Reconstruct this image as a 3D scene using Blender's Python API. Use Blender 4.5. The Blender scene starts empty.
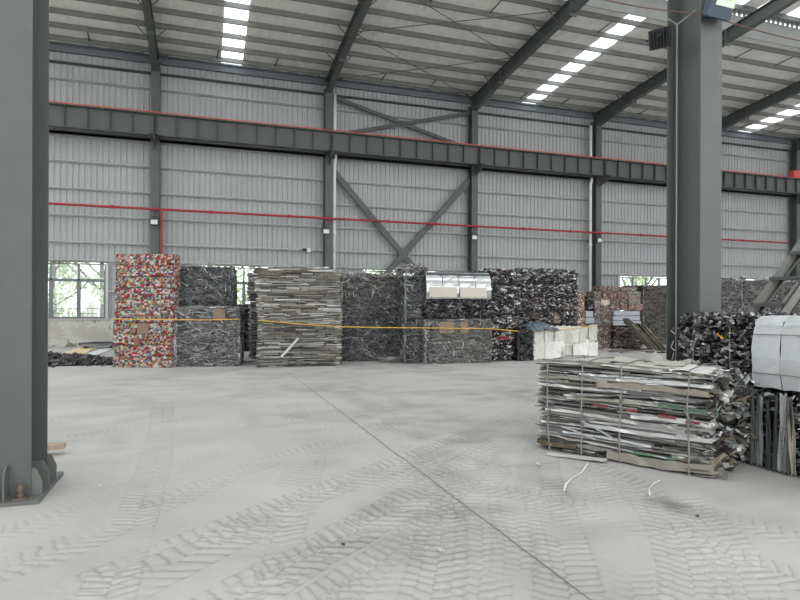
import bpy, math, random
import numpy as np
from mathutils import Vector, Matrix, Euler

# ------------------------------------------------------------------ camera, world, light, exposure
SC = bpy.context.scene
COL = SC.collection
FPX, CXP, HYP, CAMH = 585.0, 400.0, 308.7, 1.6
YAW, ROLL = math.radians(18.62), math.radians(-0.2)
cam_d = bpy.data.cameras.new('camera')
cam_d.sensor_width = 36.0
cam_d.lens = FPX / 800.0 * 36.0
cam_d.shift_y = (HYP - 300.0) / 800.0
cam_d.clip_end = 400.0
cam = bpy.data.objects.new('camera', cam_d)
COL.objects.link(cam)
cam.location = (0, 0, CAMH)
cam.rotation_euler = (Matrix.Rotation(-YAW, 4, 'Z') @ Matrix.Rotation(math.pi / 2, 4, 'X')
                      @ Matrix.Rotation(-ROLL, 4, 'Z')).to_euler()
SC.camera = cam
SC.view_settings.view_transform = 'Standard'
SC.view_settings.look = 'None'
SC.view_settings.exposure = 0.34
SC.view_settings.gamma = 1.0
SC.view_settings.use_curve_mapping = False

world = bpy.data.worlds.new('overcast_sky')
SC.world = world
world.use_nodes = True
wn = world.node_tree
wn.nodes.clear()
bg = wn.nodes.new('ShaderNodeBackground')
bg.inputs['Color'].default_value = (0.95, 0.975, 1.0, 1)
bg.inputs['Strength'].default_value = 2.2
wo = wn.nodes.new('ShaderNodeOutputWorld')
wn.links.new(bg.outputs[0], wo.inputs[0])

# ------------------------------------------------------------------ pixel -> place helpers
_r0 = np.array([math.cos(YAW), -math.sin(YAW), 0.0])
_fw = np.array([math.sin(YAW), math.cos(YAW), 0.0])
_u0 = np.array([0, 0, 1.0])
_r = _r0 * math.cos(ROLL) - _u0 * math.sin(ROLL)
_up = _u0 * math.cos(ROLL) + _r0 * math.sin(ROLL)
_C = np.array([0, 0, CAMH])
def ray(px, py): return _r * (px - CXP) / FPX + _fw + _up * (HYP - py) / FPX
def fl(px, py, z=0.0):
    d = ray(px, py); return _C + d * (z - CAMH) / d[2]
def atY(px, py, Y):
    d = ray(px, py); return _C + d * Y / d[1]
def atX(px, py, X):
    d = ray(px, py); return _C + d * X / d[0]

# ------------------------------------------------------------------ materials
def s2l(c):
    return tuple(((x / 12.92) if x <= 0.04045 else ((x + 0.055) / 1.055) ** 2.4) for x in c)
def rgb(r, g, b): return s2l((r / 255, g / 255, b / 255))
_M = {}
def mat(name, col=(.5, .5, .5), rough=.6, metal=0.0, vcol=False, ocol=False, noise=0.0, nscale=6.0, bump=0.0, bscale=40.0,
        spec=.5, emit=0.0, jitter=0.0, aniso=None):
    if name in _M: return _M[name]
    m = bpy.data.materials.new(name); m.use_nodes = True
    nt = m.node_tree; N = nt.nodes; L = nt.links
    p = N['Principled BSDF']
    p.inputs['Roughness'].default_value = rough
    p.inputs['Metallic'].default_value = metal
    p.inputs['Specular IOR Level'].default_value = spec
    out = None
    if vcol:
        a = N.new('ShaderNodeAttribute'); a.attribute_name = 'Col'; out = a.outputs['Color']
    elif ocol:
        a = N.new('ShaderNodeObjectInfo'); out = a.outputs['Color']
    else:
        a = N.new('ShaderNodeRGB'); a.outputs[0].default_value = (*col, 1); out = a.outputs[0]
    tc = N.new('ShaderNodeTexCoord')
    if noise > 0:
        mp = N.new('ShaderNodeMapping'); L.new(tc.outputs['Object'], mp.inputs[0])
        if aniso: mp.inputs['Scale'].default_value = aniso
        n = N.new('ShaderNodeTexNoise'); n.inputs['Scale'].default_value = nscale; n.inputs['Detail'].default_value = 6
        n.inputs['Roughness'].default_value = .65
        L.new(mp.outputs[0], n.inputs['Vector'])
        mr = N.new('ShaderNodeMapRange'); mr.inputs['From Min'].default_value = .3; mr.inputs['From Max'].default_value = .7
        mr.inputs['To Min'].default_value = 1 - noise; mr.inputs['To Max'].default_value = 1 + noise * .6
        L.new(n.outputs['Fac'], mr.inputs['Value'])
        mx = N.new('ShaderNodeMix'); mx.data_type = 'RGBA'; mx.blend_type = 'MULTIPLY'; mx.inputs['Factor'].default_value = 1
        L.new(out, mx.inputs[6]); L.new(mr.outputs[0], mx.inputs[7]); out = mx.outputs[2]
    L.new(out, p.inputs['Base Color'])
    if bump > 0:
        n2 = N.new('ShaderNodeTexNoise'); n2.inputs['Scale'].default_value = bscale; n2.inputs['Detail'].default_value = 4
        L.new(tc.outputs['Object'], n2.inputs['Vector'])
        b = N.new('ShaderNodeBump'); b.inputs['Strength'].default_value = bump; b.inputs['Distance'].default_value = .02
        L.new(n2.outputs['Fac'], b.inputs['Height']); L.new(b.outputs[0], p.inputs['Normal'])
    if emit > 0:
        L.new(out, p.inputs['Emission Color']); p.inputs['Emission Strength'].default_value = emit
    _M[name] = m
    return m

STEEL = mat('steel_paint', rgb(86, 90, 87), .5, 0, noise=.10, nscale=3, bump=.05, bscale=60)
STEEL2 = mat('steel_paint_dusty', rgb(100, 103, 99), .6, 0, noise=.12, nscale=2.5)
CLAD = mat('painted_sheet', rgb(172, 174, 173), .5, 0, noise=.06, nscale=.8)
GIRT = mat('galvanised_girt', rgb(196, 200, 198), .45, .15, noise=.1, nscale=4)
PURLIN = mat('galvanised_purlin', rgb(122, 123, 118), .5, .1, noise=.1, nscale=3)
CONC = mat('plaster_wall', rgb(186, 184, 176), .9, 0, noise=.12, nscale=3)
REDP = mat('red_pipe_paint', rgb(168, 46, 56), .4)
ORANGE = mat('orange_conductor', rgb(222, 96, 70), .5)
WHITEP = mat('white_plastic', rgb(228, 229, 224), .5)
BLACK = mat('black_rubber', rgb(28, 30, 33), .5)
DARKM = mat('dark_metal', rgb(52, 55, 58), .4, .3)
ALU = mat('window_frame_aluminium', rgb(120, 126, 128), .5, .2)
TIE = mat('tie_wire', rgb(150, 150, 146), .45, .5)
ROPE = mat('yellow_rope', rgb(222, 176, 70), .7)
CARD = mat('cardboard', rgb(140, 122, 104), .9, noise=.1)
SCRAP = mat('scrap_metal', rough=.42, metal=.35, vcol=True)
SCRAPM = mat('scrap_matt', rough=.6, metal=.05, vcol=True)
CANS = mat('can_print', rough=.45, metal=.15, vcol=True, bump=.2, bscale=60)
OBJM = mat('scrap_piece', rough=.33, metal=.5, ocol=True, noise=.14, nscale=9, bump=.12, bscale=25)
OBJP = mat('painted_piece', rough=.5, metal=.0, ocol=True, noise=.08, nscale=6, bump=.15, bscale=12)
LEAF = mat('tree_leaf', rough=.6, vcol=True)
BARK = mat('tree_bark', rgb(92, 78, 62), .9)
BOLT = mat('rusty_bolt', rgb(112, 100, 90), .6, .4, noise=.2, nscale=30)

def insulation_mat():
    m = bpy.data.materials.new('roof_insulation_film'); m.use_nodes = True
    N = m.node_tree.nodes; L = m.node_tree.links; p = N['Principled BSDF']
    p.inputs['Roughness'].default_value = .55
    tc = N.new('ShaderNodeTexCoord'); mp = N.new('ShaderNodeMapping'); L.new(tc.outputs['Object'], mp.inputs[0])
    mp.inputs['Scale'].default_value = (3.0, .8, 1)
    n = N.new('ShaderNodeTexNoise'); n.inputs['Scale'].default_value = 2.2; n.inputs['Detail'].default_value = 5
    L.new(mp.outputs[0], n.inputs['Vector'])
    cr = N.new('ShaderNodeValToRGB')
    cr.color_ramp.elements[0].position = .3; cr.color_ramp.elements[0].color = (*rgb(236, 234, 228), 1)
    cr.color_ramp.elements[1].position = .72; cr.color_ramp.elements[1].color = (*rgb(251, 249, 244), 1)
    L.new(n.outputs['Fac'], cr.inputs[0]); L.new(cr.outputs[0], p.inputs['Base Color'])
    w = N.new('ShaderNodeTexNoise'); w.inputs['Scale'].default_value = 5; w.inputs['Detail'].default_value = 6
    w.inputs['Distortion'].default_value = 1.2
    L.new(mp.outputs[0], w.inputs['Vector'])
    b = N.new('ShaderNodeBump'); b.inputs['Strength'].default_value = .6; b.inputs['Distance'].default_value = .05
    L.new(w.outputs['Fac'], b.inputs['Height']); L.new(b.outputs[0], p.inputs['Normal'])
    return m
INSUL = insulation_mat()

def translucent_mat(name, col, tr):
    m = bpy.data.materials.new(name); m.use_nodes = True
    N = m.node_tree.nodes; L = m.node_tree.links
    N.remove(N['Principled BSDF'])
    t = N.new('ShaderNodeBsdfTranslucent'); t.inputs[0].default_value = (*col, 1)
    tp = N.new('ShaderNodeBsdfTransparent'); tp.inputs[0].default_value = (*col, 1)
    mx = N.new('ShaderNodeMixShader'); mx.inputs[0].default_value = tr
    L.new(t.outputs[0], mx.inputs[1]); L.new(tp.outputs[0], mx.inputs[2])
    L.new(mx.outputs[0], N['Material Output'].inputs[0])
    return m
SKYL = translucent_mat('translucent_rooflight', (.95, .97, 1.0), .35)
def glass_mat():
    m = bpy.data.materials.new('window_glass'); m.use_nodes = True
    N = m.node_tree.nodes; L = m.node_tree.links
    N.remove(N['Principled BSDF'])
    g = N.new('ShaderNodeBsdfGlossy'); g.inputs['Roughness'].default_value = .05
    tp = N.new('ShaderNodeBsdfTransparent'); tp.inputs[0].default_value = (.93, .96, .95, 1)
    mx = N.new('ShaderNodeMixShader'); mx.inputs[0].default_value = .07
    L.new(tp.outputs[0], mx.inputs[1]); L.new(g.outputs[0], mx.inputs[2])
    L.new(mx.outputs[0], N['Material Output'].inputs[0])
    return m
GLASS = glass_mat()

# ------------------------------------------------------------------ mesh helpers
class MB:
    def __init__(s): s.v = []; s.f = []; s.c = []
    def add(s, vs, fs, col=(.5, .5, .5)):
        o = len(s.v); s.v.extend([tuple(v) for v in vs])
        for f in fs: s.f.append(tuple(i + o for i in f)); s.c.append(col)
    def box(s, x0, x1, y0, y1, z0, z1, col=(.5, .5, .5)):
        s.add([(x0, y0, z0), (x1, y0, z0), (x1, y1, z0), (x0, y1, z0), (x0, y0, z1), (x1, y0, z1), (x1, y1, z1), (x0, y1, z1)],
              [(0, 3, 2, 1), (4, 5, 6, 7), (0, 1, 5, 4), (1, 2, 6, 5), (2, 3, 7, 6), (3, 0, 4, 7)], col)
    def obox(s, c, size, R, col=(.5, .5, .5), taper=1.0):
        hx, hy, hz = size[0] / 2, size[1] / 2, size[2] / 2
        vs = []
        for z, k in ((-hz, 1), (hz, taper)):
            for x, y in ((-hx, -hy), (hx, -hy), (hx, hy), (-hx, hy)): vs.append((x * k, y * k, z))
        vs = [tuple((R @ Vector(v)) + Vector(c)) for v in vs]
        s.add(vs, [(0, 3, 2, 1), (4, 5, 6, 7), (0, 1, 5, 4), (1, 2, 6, 5), (2, 3, 7, 6), (3, 0, 4, 7)], col)
    def tube(s, pts, r, n=6, col=(.5, .5, .5), cap=True, rs=None):
        pts = [Vector(p) for p in pts]; rings = []
        for i, p in enumerate(pts):
            t = (pts[min(i + 1, len(pts) - 1)] - pts[max(i - 1, 0)])
            if t.length < 1e-9: t = Vector((0, 0, 1))
            t.normalize()
            a = Vector((0, 0, 1)) if abs(t.z) < .9 else Vector((1, 0, 0))
            u = t.cross(a).normalized(); w = t.cross(u)
            rr = rs[i] if rs else r
            rings.append([p + (u * math.cos(2 * math.pi * k / n) + w * math.sin(2 * math.pi * k / n)) * rr for k in range(n)])
        vs = [v for R in rings for v in R]; fs = []
        for i in range(len(pts) - 1):
            for k in range(n):
                a, b = i * n + k, i * n + (k + 1) % n
                fs.append((a, b, b + n, a + n))
        if cap:
            fs.append(tuple(range(n - 1, -1, -1))); m = (len(pts) - 1) * n; fs.append(tuple(range(m, m + n)))
        s.add(vs, fs, col)
    def prism(s, poly, axis, a, b, col=(.5, .5, .5)):
        """extrude a closed 2-D polygon along an axis: axis 0 -> (y,z), 1 -> (x,z), 2 -> (x,y)"""
        def mk(q, t):
            return (t, q[0], q[1]) if axis == 0 else ((q[0], t, q[1]) if axis == 1 else (q[0], q[1], t))
        n = len(poly)
        vs = [mk(q, a) for q in poly] + [mk(q, b) for q in poly]
        fs = [tuple(range(n)), tuple(range(2 * n - 1, n - 1, -1))]
        for i in range(n): fs.append((i, i + n, (i + 1) % n + n, (i + 1) % n))
        s.add(vs, fs, col)
    def mesh(s, name, m=None, smooth=False):
        me = bpy.data.meshes.new(name); me.from_pydata(s.v, [], s.f); me.update()
        at = me.attributes.new('Col', 'FLOAT_COLOR', 'FACE')
        if s.c:
            arr = np.ones((len(s.c), 4), dtype=np.float32); arr[:, :3] = np.array(s.c, dtype=np.float32)[:, :3]
            at.data.foreach_set('color', arr.ravel())
        if m: me.materials.append(m)
        if smooth: me.polygons.foreach_set('use_smooth', [True] * len(me.polygons))
        return me
    def build(s, name, m, parent=None, smooth=False, kind=None, label=None):
        return link(name, s.mesh(name, m, smooth), parent, kind, label)

def link(name, me, parent=None, kind=None, label=None):
    o = bpy.data.objects.new(name, me); COL.objects.link(o)
    if parent: o.parent = parent
    if kind: o['kind'] = kind
    if label: o['label'] = label
    return o
def tag(o, label, cat, group=None, kind=None):
    o['label'] = label; o['category'] = cat
    if group: o['group'] = group
    if kind: o['kind'] = kind
    return o
def thing(name, label, cat, loc=(0, 0, 0), rz=0.0, group=None, kind=None):
    o = bpy.data.objects.new(name, None); COL.objects.link(o); o.empty_display_size = .2
    o.location = loc; o.rotation_euler = (0, 0, rz)
    return tag(o, label, cat, group, kind)
def bevel(o, w=.01, seg=2):
    b = o.modifiers.new('bevel', 'BEVEL'); b.width = w; b.segments = seg; b.limit_method = 'ANGLE'
    return o
def onebox(name, m, parent, *a): b = MB(); b.box(*a); return b.build(name, m, parent)
def rng(seed): return random.Random(seed)
def RotE(a, b, c): return Euler((a, b, c)).to_matrix()
ORD = ['first', 'second', 'third', 'fourth', 'fifth', 'sixth', 'seventh', 'eighth', 'ninth', 'tenth']

# ------------------------------------------------------------------ building grid (X along the back wall, Y away from camera)
WY = 26.9
CU = [-1.90 + 7.32 * k for k in range(-1, 7)]     # column lines; CU[1] is the first one in view
BAYNAME = ['left', 'window', 'second', 'braced', 'fourth', 'fifth', 'right']
RS, RZ0 = .095, 12.3                               # roof slope and height at the wall
def zr(y): return RZ0 + RS * (WY - y)
RIDGE = 18.45                                      # where the ventilator upstand begins

# ------------------------------------------------------------------ floor
def floor_mat():
    m = bpy.data.materials.new('dusty_concrete'); m.use_nodes = True
    N = m.node_tree.nodes; L = m.node_tree.links; p = N['Principled BSDF']
    p.inputs['Roughness'].default_value = .85; p.inputs['Specular IOR Level'].default_value = .25
    tc = N.new('ShaderNodeTexCoord')
    n1 = N.new('ShaderNodeTexNoise'); n1.inputs['Scale'].default_value = .55; n1.inputs['Detail'].default_value = 7; n1.inputs['Roughness'].default_value = .6
    L.new(tc.outputs['Object'], n1.inputs['Vector'])
    cr = N.new('ShaderNodeValToRGB')
    cr.color_ramp.elements[0].position = .3; cr.color_ramp.elements[0].color = (*rgb(170, 169, 165), 1)
    cr.color_ramp.elements[1].position = .7; cr.color_ramp.elements[1].color = (*rgb(190, 189, 185), 1)
    L.new(n1.outputs['Fac'], cr.inputs[0])
    n2 = N.new('ShaderNodeTexNoise'); n2.inputs['Scale'].default_value = 28; n2.inputs['Detail'].default_value = 5
    L.new(tc.outputs['Object'], n2.inputs['Vector'])
    mr = N.new('ShaderNodeMapRange'); mr.inputs['To Min'].default_value = .93; mr.inputs['To Max'].default_value = 1.06
    L.new(n2.outputs['Fac'], mr.inputs['Value'])
    mx = N.new('ShaderNodeMix'); mx.data_type = 'RGBA'; mx.blend_type = 'MULTIPLY'; mx.inputs['Factor'].default_value = 1
    L.new(cr.outputs[0], mx.inputs[6]); L.new(mr.outputs[0], mx.inputs[7])
    at = N.new('ShaderNodeAttribute'); at.attribute_name = 'dust'
    mx2 = N.new('ShaderNodeMix'); mx2.data_type = 'RGBA'; mx2.blend_type = 'MIX'
    mx2.inputs[7].default_value = (*rgb(110, 107, 103), 1)
    L.new(at.outputs['Fac'], mx2.inputs['Factor']); L.new(mx.outputs[2], mx2.inputs[6])
    L.new(mx2.outputs[2], p.inputs['Base Color'])
    b = N.new('ShaderNodeBump'); b.inputs['Strength'].default_value = .25; b.inputs['Distance'].default_value = .01
    L.new(n2.outputs['Fac'], b.inputs['Height']); L.new(b.outputs[0], p.inputs['Normal'])
    return m
FLOORM = floor_mat()

def vnoise(x, y, sc, seed):
    rs = np.random.RandomState(seed); G = rs.rand(128, 128)
    fx, fy = x * sc, y * sc
    ix, iy = np.floor(fx).astype(int), np.floor(fy).astype(int); tx, ty = fx - ix, fy - iy
    tx = tx * tx * (3 - 2 * tx); ty = ty * ty * (3 - 2 * ty)
    g = lambda a, b: G[a % 128, b % 128]
    return (g(ix, iy) * (1 - tx) + g(ix + 1, iy) * tx) * (1 - ty) + (g(ix, iy + 1) * (1 - tx) + g(ix + 1, iy + 1) * tx) * ty
def catmull(P, per=14):
    P = [2 * P[0] - P[1]] + list(P) + [2 * P[-1] - P[-2]]; out = []
    for i in range(1, len(P) - 2):
        for k in range(per):
            t = k / per
            out.append(.5 * ((2 * P[i]) + (-P[i - 1] + P[i + 1]) * t + (2 * P[i - 1] - 5 * P[i] + 4 * P[i + 1] - P[i + 2]) * t * t
                             + (-P[i - 1] + 3 * P[i] - 3 * P[i + 1] + P[i + 2]) * t ** 3))
    out.append(P[-2]); return np.array(out)

TRACKS = [  # pixel paths of the tyre tracks on the floor, width (m), lug pitch (m), strength
    ([(95, 625), (128, 540), (150, 480), (160, 440), (163, 405)], .34, .10, 1.0),
    ([(215, 640), (262, 560), (300, 480), (308, 440), (290, 405)], .42, .12, .8),
    ([(-30, 580), (70, 545), (180, 495), (300, 452), (470, 412)], .40, .13, .75),
    ([(60, 620), (180, 560), (300, 505), (420, 455), (560, 405)], .46, .15, .95),
    ([(190, 625), (300, 560), (400, 505), (480, 455), (545, 415)], .46, .15, .95),
    ([(300, 640), (390, 570), (455, 505), (510, 455), (545, 430)], .40, .13, .55),
    ([(-20, 505), (90, 470), (200, 440), (330, 415), (520, 395)], .40, .12, .5),
    ([(420, 640), (438, 560), (440, 500), (420, 450), (380, 410), (320, 385)], .40, .12, .85),
    ([(470, 640), (482, 560), (478, 500), (462, 455), (430, 415)], .40, .12, .6),
    ([(575, 640), (565, 570), (552, 515), (540, 470), (545, 440)], .42, .11, .75),
    ([(640, 640), (628, 570), (610, 520), (596, 488)], .42, .11, .6),
    ([(700, 640), (690, 570), (668, 520), (640, 490), (600, 470)], .42, .12, .8),
    ([(820, 585), (740, 560), (660, 530), (580, 505), (480, 485)], .40, .12, .6),
    ([(820, 545), (740, 522), (660, 500), (600, 485)], .36, .12, .5),
    ([(60, 440), (200, 418), (350, 400), (520, 385)], .40, .12, .5),
    ([(60, 420), (200, 402), (350, 390), (540, 380)], .40, .12, .5),
    ([(280, 432), (380, 425), (460, 408), (530, 388)], .36, .12, .7),
    ([(60, 395), (220, 388), (420, 380), (540, 374)], .45, .14, .6),
    ([(-40, 640), (90, 585), (210, 535), (330, 488), (450, 445)], .42, .13, .9),
    ([(120, 650), (240, 590), (350, 535), (440, 482), (500, 440)], .40, .12, .8),
    ([(-40, 545), (60, 515), (170, 470), (260, 440), (380, 415)], .36, .11, .6),
    ([(240, 650), (345, 585), (430, 525), (495, 470)], .38, .12, .7),
    ([(500, 650), (520, 580), (515, 520), (500, 470), (470, 430), (440, 405)], .40, .11, .7),
    ([(760, 650), (745, 590), (720, 540), (690, 508)], .42, .11, .6),
    ([(400, 480), (450, 450), (500, 420), (540, 398)], .36, .12, .8),
    ([(380, 455), (440, 428), (500, 405), (545, 390)], .30, .12, .7),
]
def build_floor():
    root = thing('floor', 'dusty grey concrete floor marked with tyre tracks', 'floor', kind='structure')
    nr, nc, v0, v1, q0, q1 = 800, 780, 1.8, 17.0, -.45, 1.5
    vv = v0 * (v1 / v0) ** (np.arange(nr) / (nr - 1)); qq = np.linspace(q0, q1, nc)
    Y = np.repeat(vv[:, None], nc, 1); X = Y * qq[None, :]
    dust = np.zeros_like(X); hgt = np.zeros_like(X)
    for ti, (px, w, p, st) in enumerate(TRACKS):
        S = catmull([fl(*q)[:2] for q in px])
        seg = np.diff(S, axis=0); sl = np.concatenate([[0], np.cumsum(np.hypot(seg[:, 0], seg[:, 1]))])
        T = np.vstack([seg, seg[-1:]]); T /= np.maximum(np.hypot(T[:, 0], T[:, 1]), 1e-6)[:, None]
        lo, hi = S.min(0) - w, S.max(0) + w
        sel = np.nonzero((X > lo[0]) & (X < hi[0]) & (Y > lo[1]) & (Y < hi[1]))
        x, y = X[sel], Y[sel]
        best = np.full(x.shape, 1e9); bi = np.zeros(x.shape, int)
        for i in range(len(S)):
            d = (x - S[i, 0]) ** 2 + (y - S[i, 1]) ** 2
            k = d < best; best[k] = d[k]; bi[k] = i
        dx, dy = x - S[bi, 0], y - S[bi, 1]
        s = sl[bi] + dx * T[bi, 0] + dy * T[bi, 1]; t = -dx * T[bi, 1] + dy * T[bi, 0]
        a = np.abs(t) / (w / 2)
        m = np.clip((1.0 - a) / .12, 0, 1) * np.clip((best < (w * .8) ** 2), 0, 1)
        wob = vnoise(x, y, 6, 5 + ti) * .5
        nrow = 4 if ti % 3 else 2
        rw = np.clip((t / w + .5) * nrow, 0, nrow - .001); ri = np.floor(rw); rf = rw - ri
        slant = np.where(ri < nrow / 2, rf, 1 - rf) * (.35 if nrow == 4 else .8)
        fr = np.mod(s / (p * .8) + (ri % 2) * .5 + slant + wob, 1.0)
        line = np.exp(-((fr - .5) / .11) ** 2)
        rowl = np.exp(-(np.minimum(rf, 1 - rf) / .09) ** 2) * np.clip(vnoise(x, y, 9, 80 + ti) * 2 - .6, 0, 1)
        mid = rowl * .7 + np.exp(-((a - .95) / .07) ** 2) * .9
        block = np.clip(1 - np.minimum(fr, 1 - fr) / .35, 0, 1)
        patch = np.clip((vnoise(x, y, 1.6, 40 + ti) * .6 + vnoise(x, y, 5, 60 + ti) * .4 - .22) / .3, 0, 1)
        g = m * patch * st
        dust[sel] = np.maximum(dust[sel], g * np.clip(line * .8 + mid * .55, 0, 1) * .62)
        dust[sel] -= g * block * .06
        hgt[sel] += g * (block * .004 - line * .006 - mid * .005)
    dust += (vnoise(X, Y, .7, 1) * vnoise(X, Y, 3.1, 2) - .2) * .55
    ang = X * .6 + Y * .2
    dust += np.clip(vnoise(ang, Y * 6, 1.2, 3) - .55, 0, 1) * .25
    for (px, py, rx, ry, k) in [(672, 505, .16, .30, .75), (560, 490, .14, .22, .4), (555, 480, .2, .25, .3)]:
        c = fl(px, py); d = ((X - c[0]) / rx) ** 2 + ((Y - c[1]) / ry) ** 2
        dust += np.exp(-d * 1.5) * k * (.5 + vnoise(X, Y, 9, 9))
    for (px, py, rx, ry) in [(215, 478, .7, .14), (330, 474, .6, .12)]:
        c = fl(px, py); d = ((X - c[0]) / rx) ** 2 + ((Y - c[1]) / ry) ** 2
        dust -= np.exp(-d) * .12
    jx = fl(285, 370)[0]
    edge = np.minimum(np.minimum(np.arange(nr)[:, None], nr - 1 - np.arange(nr)[:, None]), np.minimum(np.arange(nc)[None], nc - 1 - np.arange(nc)[None]))
    fade = np.clip(edge / 20, 0, 1)
    hgt = (hgt + vnoise(X, Y, 1.1, 11) * .004 - .003) * fade
    dust = np.clip(dust, 0, 1) * fade
    me = bpy.data.meshes.new('tyre_marked_slab')
    nv = nr * nc; co = np.stack([X, Y, hgt], -1).reshape(-1).astype(np.float32)
    me.vertices.add(nv); me.vertices.foreach_set('co', co)
    i = np.arange(nv).reshape(nr, nc)
    q = np.stack([i[:-1, :-1], i[:-1, 1:], i[1:, 1:], i[1:, :-1]], -1).reshape(-1, 4)
    me.loops.add(q.size); me.loops.foreach_set('vertex_index', q.ravel().astype(np.int32))
    me.polygons.add(len(q)); me.polygons.foreach_set('loop_start', (np.arange(len(q)) * 4).astype(np.int32))
    me.polygons.foreach_set('loop_total', np.full(len(q), 4, np.int32))
    me.polygons.foreach_set('use_smooth', np.ones(len(q), bool))
    me.update(); me.validate()
    at = me.attributes.new('dust', 'FLOAT', 'POINT'); at.data.foreach_set('value', dust.ravel().astype(np.float32))
    me.materials.append(FLOORM)
    link('tyre_marked_slab', me, root, 'structure')
    b = MB()
    inner = [(q0 * v0, v0), (q1 * v0, v0), (q1 * v1, v1), (q0 * v1, v1)]
    outer = [(-32, -14), (52, -14), (52, WY), (-32, WY)]
    vs = [(x, y, 0) for x, y in inner + outer]
    b.add(vs, [(4, 5, 1, 0), (5, 6, 2, 1), (6, 7, 3, 2), (7, 4, 0, 3)])
    b.build('plain_slab', FLOORM, root, kind='structure')
    jm = mat('joint_sealant', rgb(92, 92, 90), .9)
    pts = []
    j = MB(); n = 60
    vs = []; r = rng(3)
    for k in range(n + 1):
        y = 1.9 + (15.6 - 1.9) * k / n; w = .003 + .0015 * r.random(); x = jx + r.uniform(-.004, .004)
        vs += [(x - w, y, .0065), (x + w, y, .0065)]
    j.add(vs, [(2 * k, 2 * k + 1, 2 * k + 3, 2 * k + 2) for k in range(n)])
    j.build('expansion_joint', jm, root, label='thin dark joint line running across the floor')
    return root
build_floor()

# ------------------------------------------------------------------ back wall: plinth, cladding, girts, eave
WINS = {0: (atY(106, 300, WY)[0] - 4.0, atY(106, 300, WY)[0]), 1: (atY(245, 300, WY)[0] - 1.9, atY(245, 300, WY)[0] + 1.9 - .1),
        2: (0, 0), 3: (0, 0), 4: (0, 0), 5: (0, 0)}
SILL, WTOP, WTRANS = 1.13, 3.41, 2.74
for k in (2, 3, 4, 5):
    a = CU[k] + 1.8; WINS[k] = (a, a + 3.7)
wall = thing('wall_back', 'grey corrugated steel back wall above a plastered plinth', 'wall', kind='structure')
def sheet(u0, u1, z0, z1, y=WY, pitch=.222):
    b = MB(); pr = []; u = u0
    while u < u1 - 1e-4:
        for du, dy in ((0, 0), (.15, 0), (.165, .035), (.205, .035), (.222, 0)):
            if u + du <= u1 + 1e-6 and (not pr or u + du > pr[-1][0] + 1e-5): pr.append((u + du, dy))
        u += pitch
    if pr[-1][0] < u1 - 1e-4: pr.append((u1, 0))
    vs = [(p, y + d, z0) for p, d in pr] + [(p, y + d, z1) for p, d in pr]; n = len(pr)
    b.add(vs, [(i, i + 1, i + 1 + n, i + n) for i in range(n - 1)])
    return b
def plinth_mat():
    m = bpy.data.materials.new('peeling_plaster'); m.use_nodes = True
    N = m.node_tree.nodes; L = m.node_tree.links; p = N['Principled BSDF']; p.inputs['Roughness'].default_value = .9
    tc = N.new('ShaderNodeTexCoord')
    n = N.new('ShaderNodeTexNoise'); n.inputs['Scale'].default_value = .9; n.inputs['Detail'].default_value = 7; n.inputs['Roughness'].default_value = .6
    L.new(tc.outputs['Object'], n.inputs['Vector'])
    cr = N.new('ShaderNodeValToRGB'); e = cr.color_ramp.elements
    e[0].position = .46; e[0].color = (*rgb(190, 186, 176), 1); e[1].position = .5; e[1].color = (*rgb(206, 204, 198), 1)
    x = cr.color_ramp.elements.new(.555); x.color = (*rgb(204, 202, 196), 1)
    x = cr.color_ramp.elements.new(.575); x.color = (*rgb(134, 126, 112), 1)
    L.new(n.outputs['Fac'], cr.inputs[0]); L.new(cr.outputs[0], p.inputs['Base Color'])
    return m
PLASTER = plinth_mat()
for k in range(7):
    u0, u1 = CU[k], CU[k + 1]
    onebox('plinth', PLASTER, wall, u0, u1, WY - .06, WY + .18, 0, SILL)
    sheet(u0, u1, WTOP + .04, 12.45).build('cladding_sheet', CLAD, wall)
    if k - 0 in WINS and k < 6:
        a, b_ = WINS[k]
        sheet(u0, a, SILL, WTOP + .04).build('cladding_sheet', CLAD, wall)
        sheet(b_, u1, SILL, WTOP + .04).build('cladding_sheet', CLAD, wall)
        onebox('window_post', GIRT, wall, a - .1, a, WY - .12, WY - .01, SILL, WTOP + .04)
        onebox('window_post', GIRT, wall, b_, b_ + .1, WY - .12, WY - .01, SILL, WTOP + .04)
        onebox('girt', GIRT, wall, b_ + .1, u1, WY - .14, WY - .005, 2.25, 2.31)
        onebox('girt', GIRT, wall, u0, a - .1, WY - .14, WY - .005, 2.25, 2.31)
        onebox('window_sill', CONC, wall, a - .15, b_ + .15, WY - .10, WY - .06, SILL - .05, SILL + .02)
    else:
        sheet(u0, u1, SILL, WTOP + .04).build('cladding_sheet', CLAD, wall)
    for z in (3.50, 4.25, 5.34, 6.42, 7.52, 8.6, 10.83, 11.5):
        g = MB()
        g.prism([(WY - .16, z - .02), (WY - .005, z - .02), (WY - .005, z + .055), (WY - .16, z + .055), (WY - .16, z + .03), (WY - .15, z + .03), (WY - .15, z + .045), (WY - .02, z + .045), (WY - .02, z - .01), (WY - .16, z - .01)], 0, u0 + .05, u1 - .05)
        g.build('girt', GIRT if z < 9 else STEEL2 if z > 11 else GIRT, wall)
    e = MB()
    e.prism([(WY - .22, 11.93), (WY - .05, 11.93), (WY - .05, 12.28), (WY - .22, 12.30), (WY - .22, 12.24), (WY - .09, 12.22), (WY - .09, 11.99), (WY - .22, 11.99)], 0, u0, u1)
    e.build('eave_strut', mat('eave_shade_grey', rgb(116, 122, 126), .5), wall)  # shadow band under the roof edge painted in as the strut's grey

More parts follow.
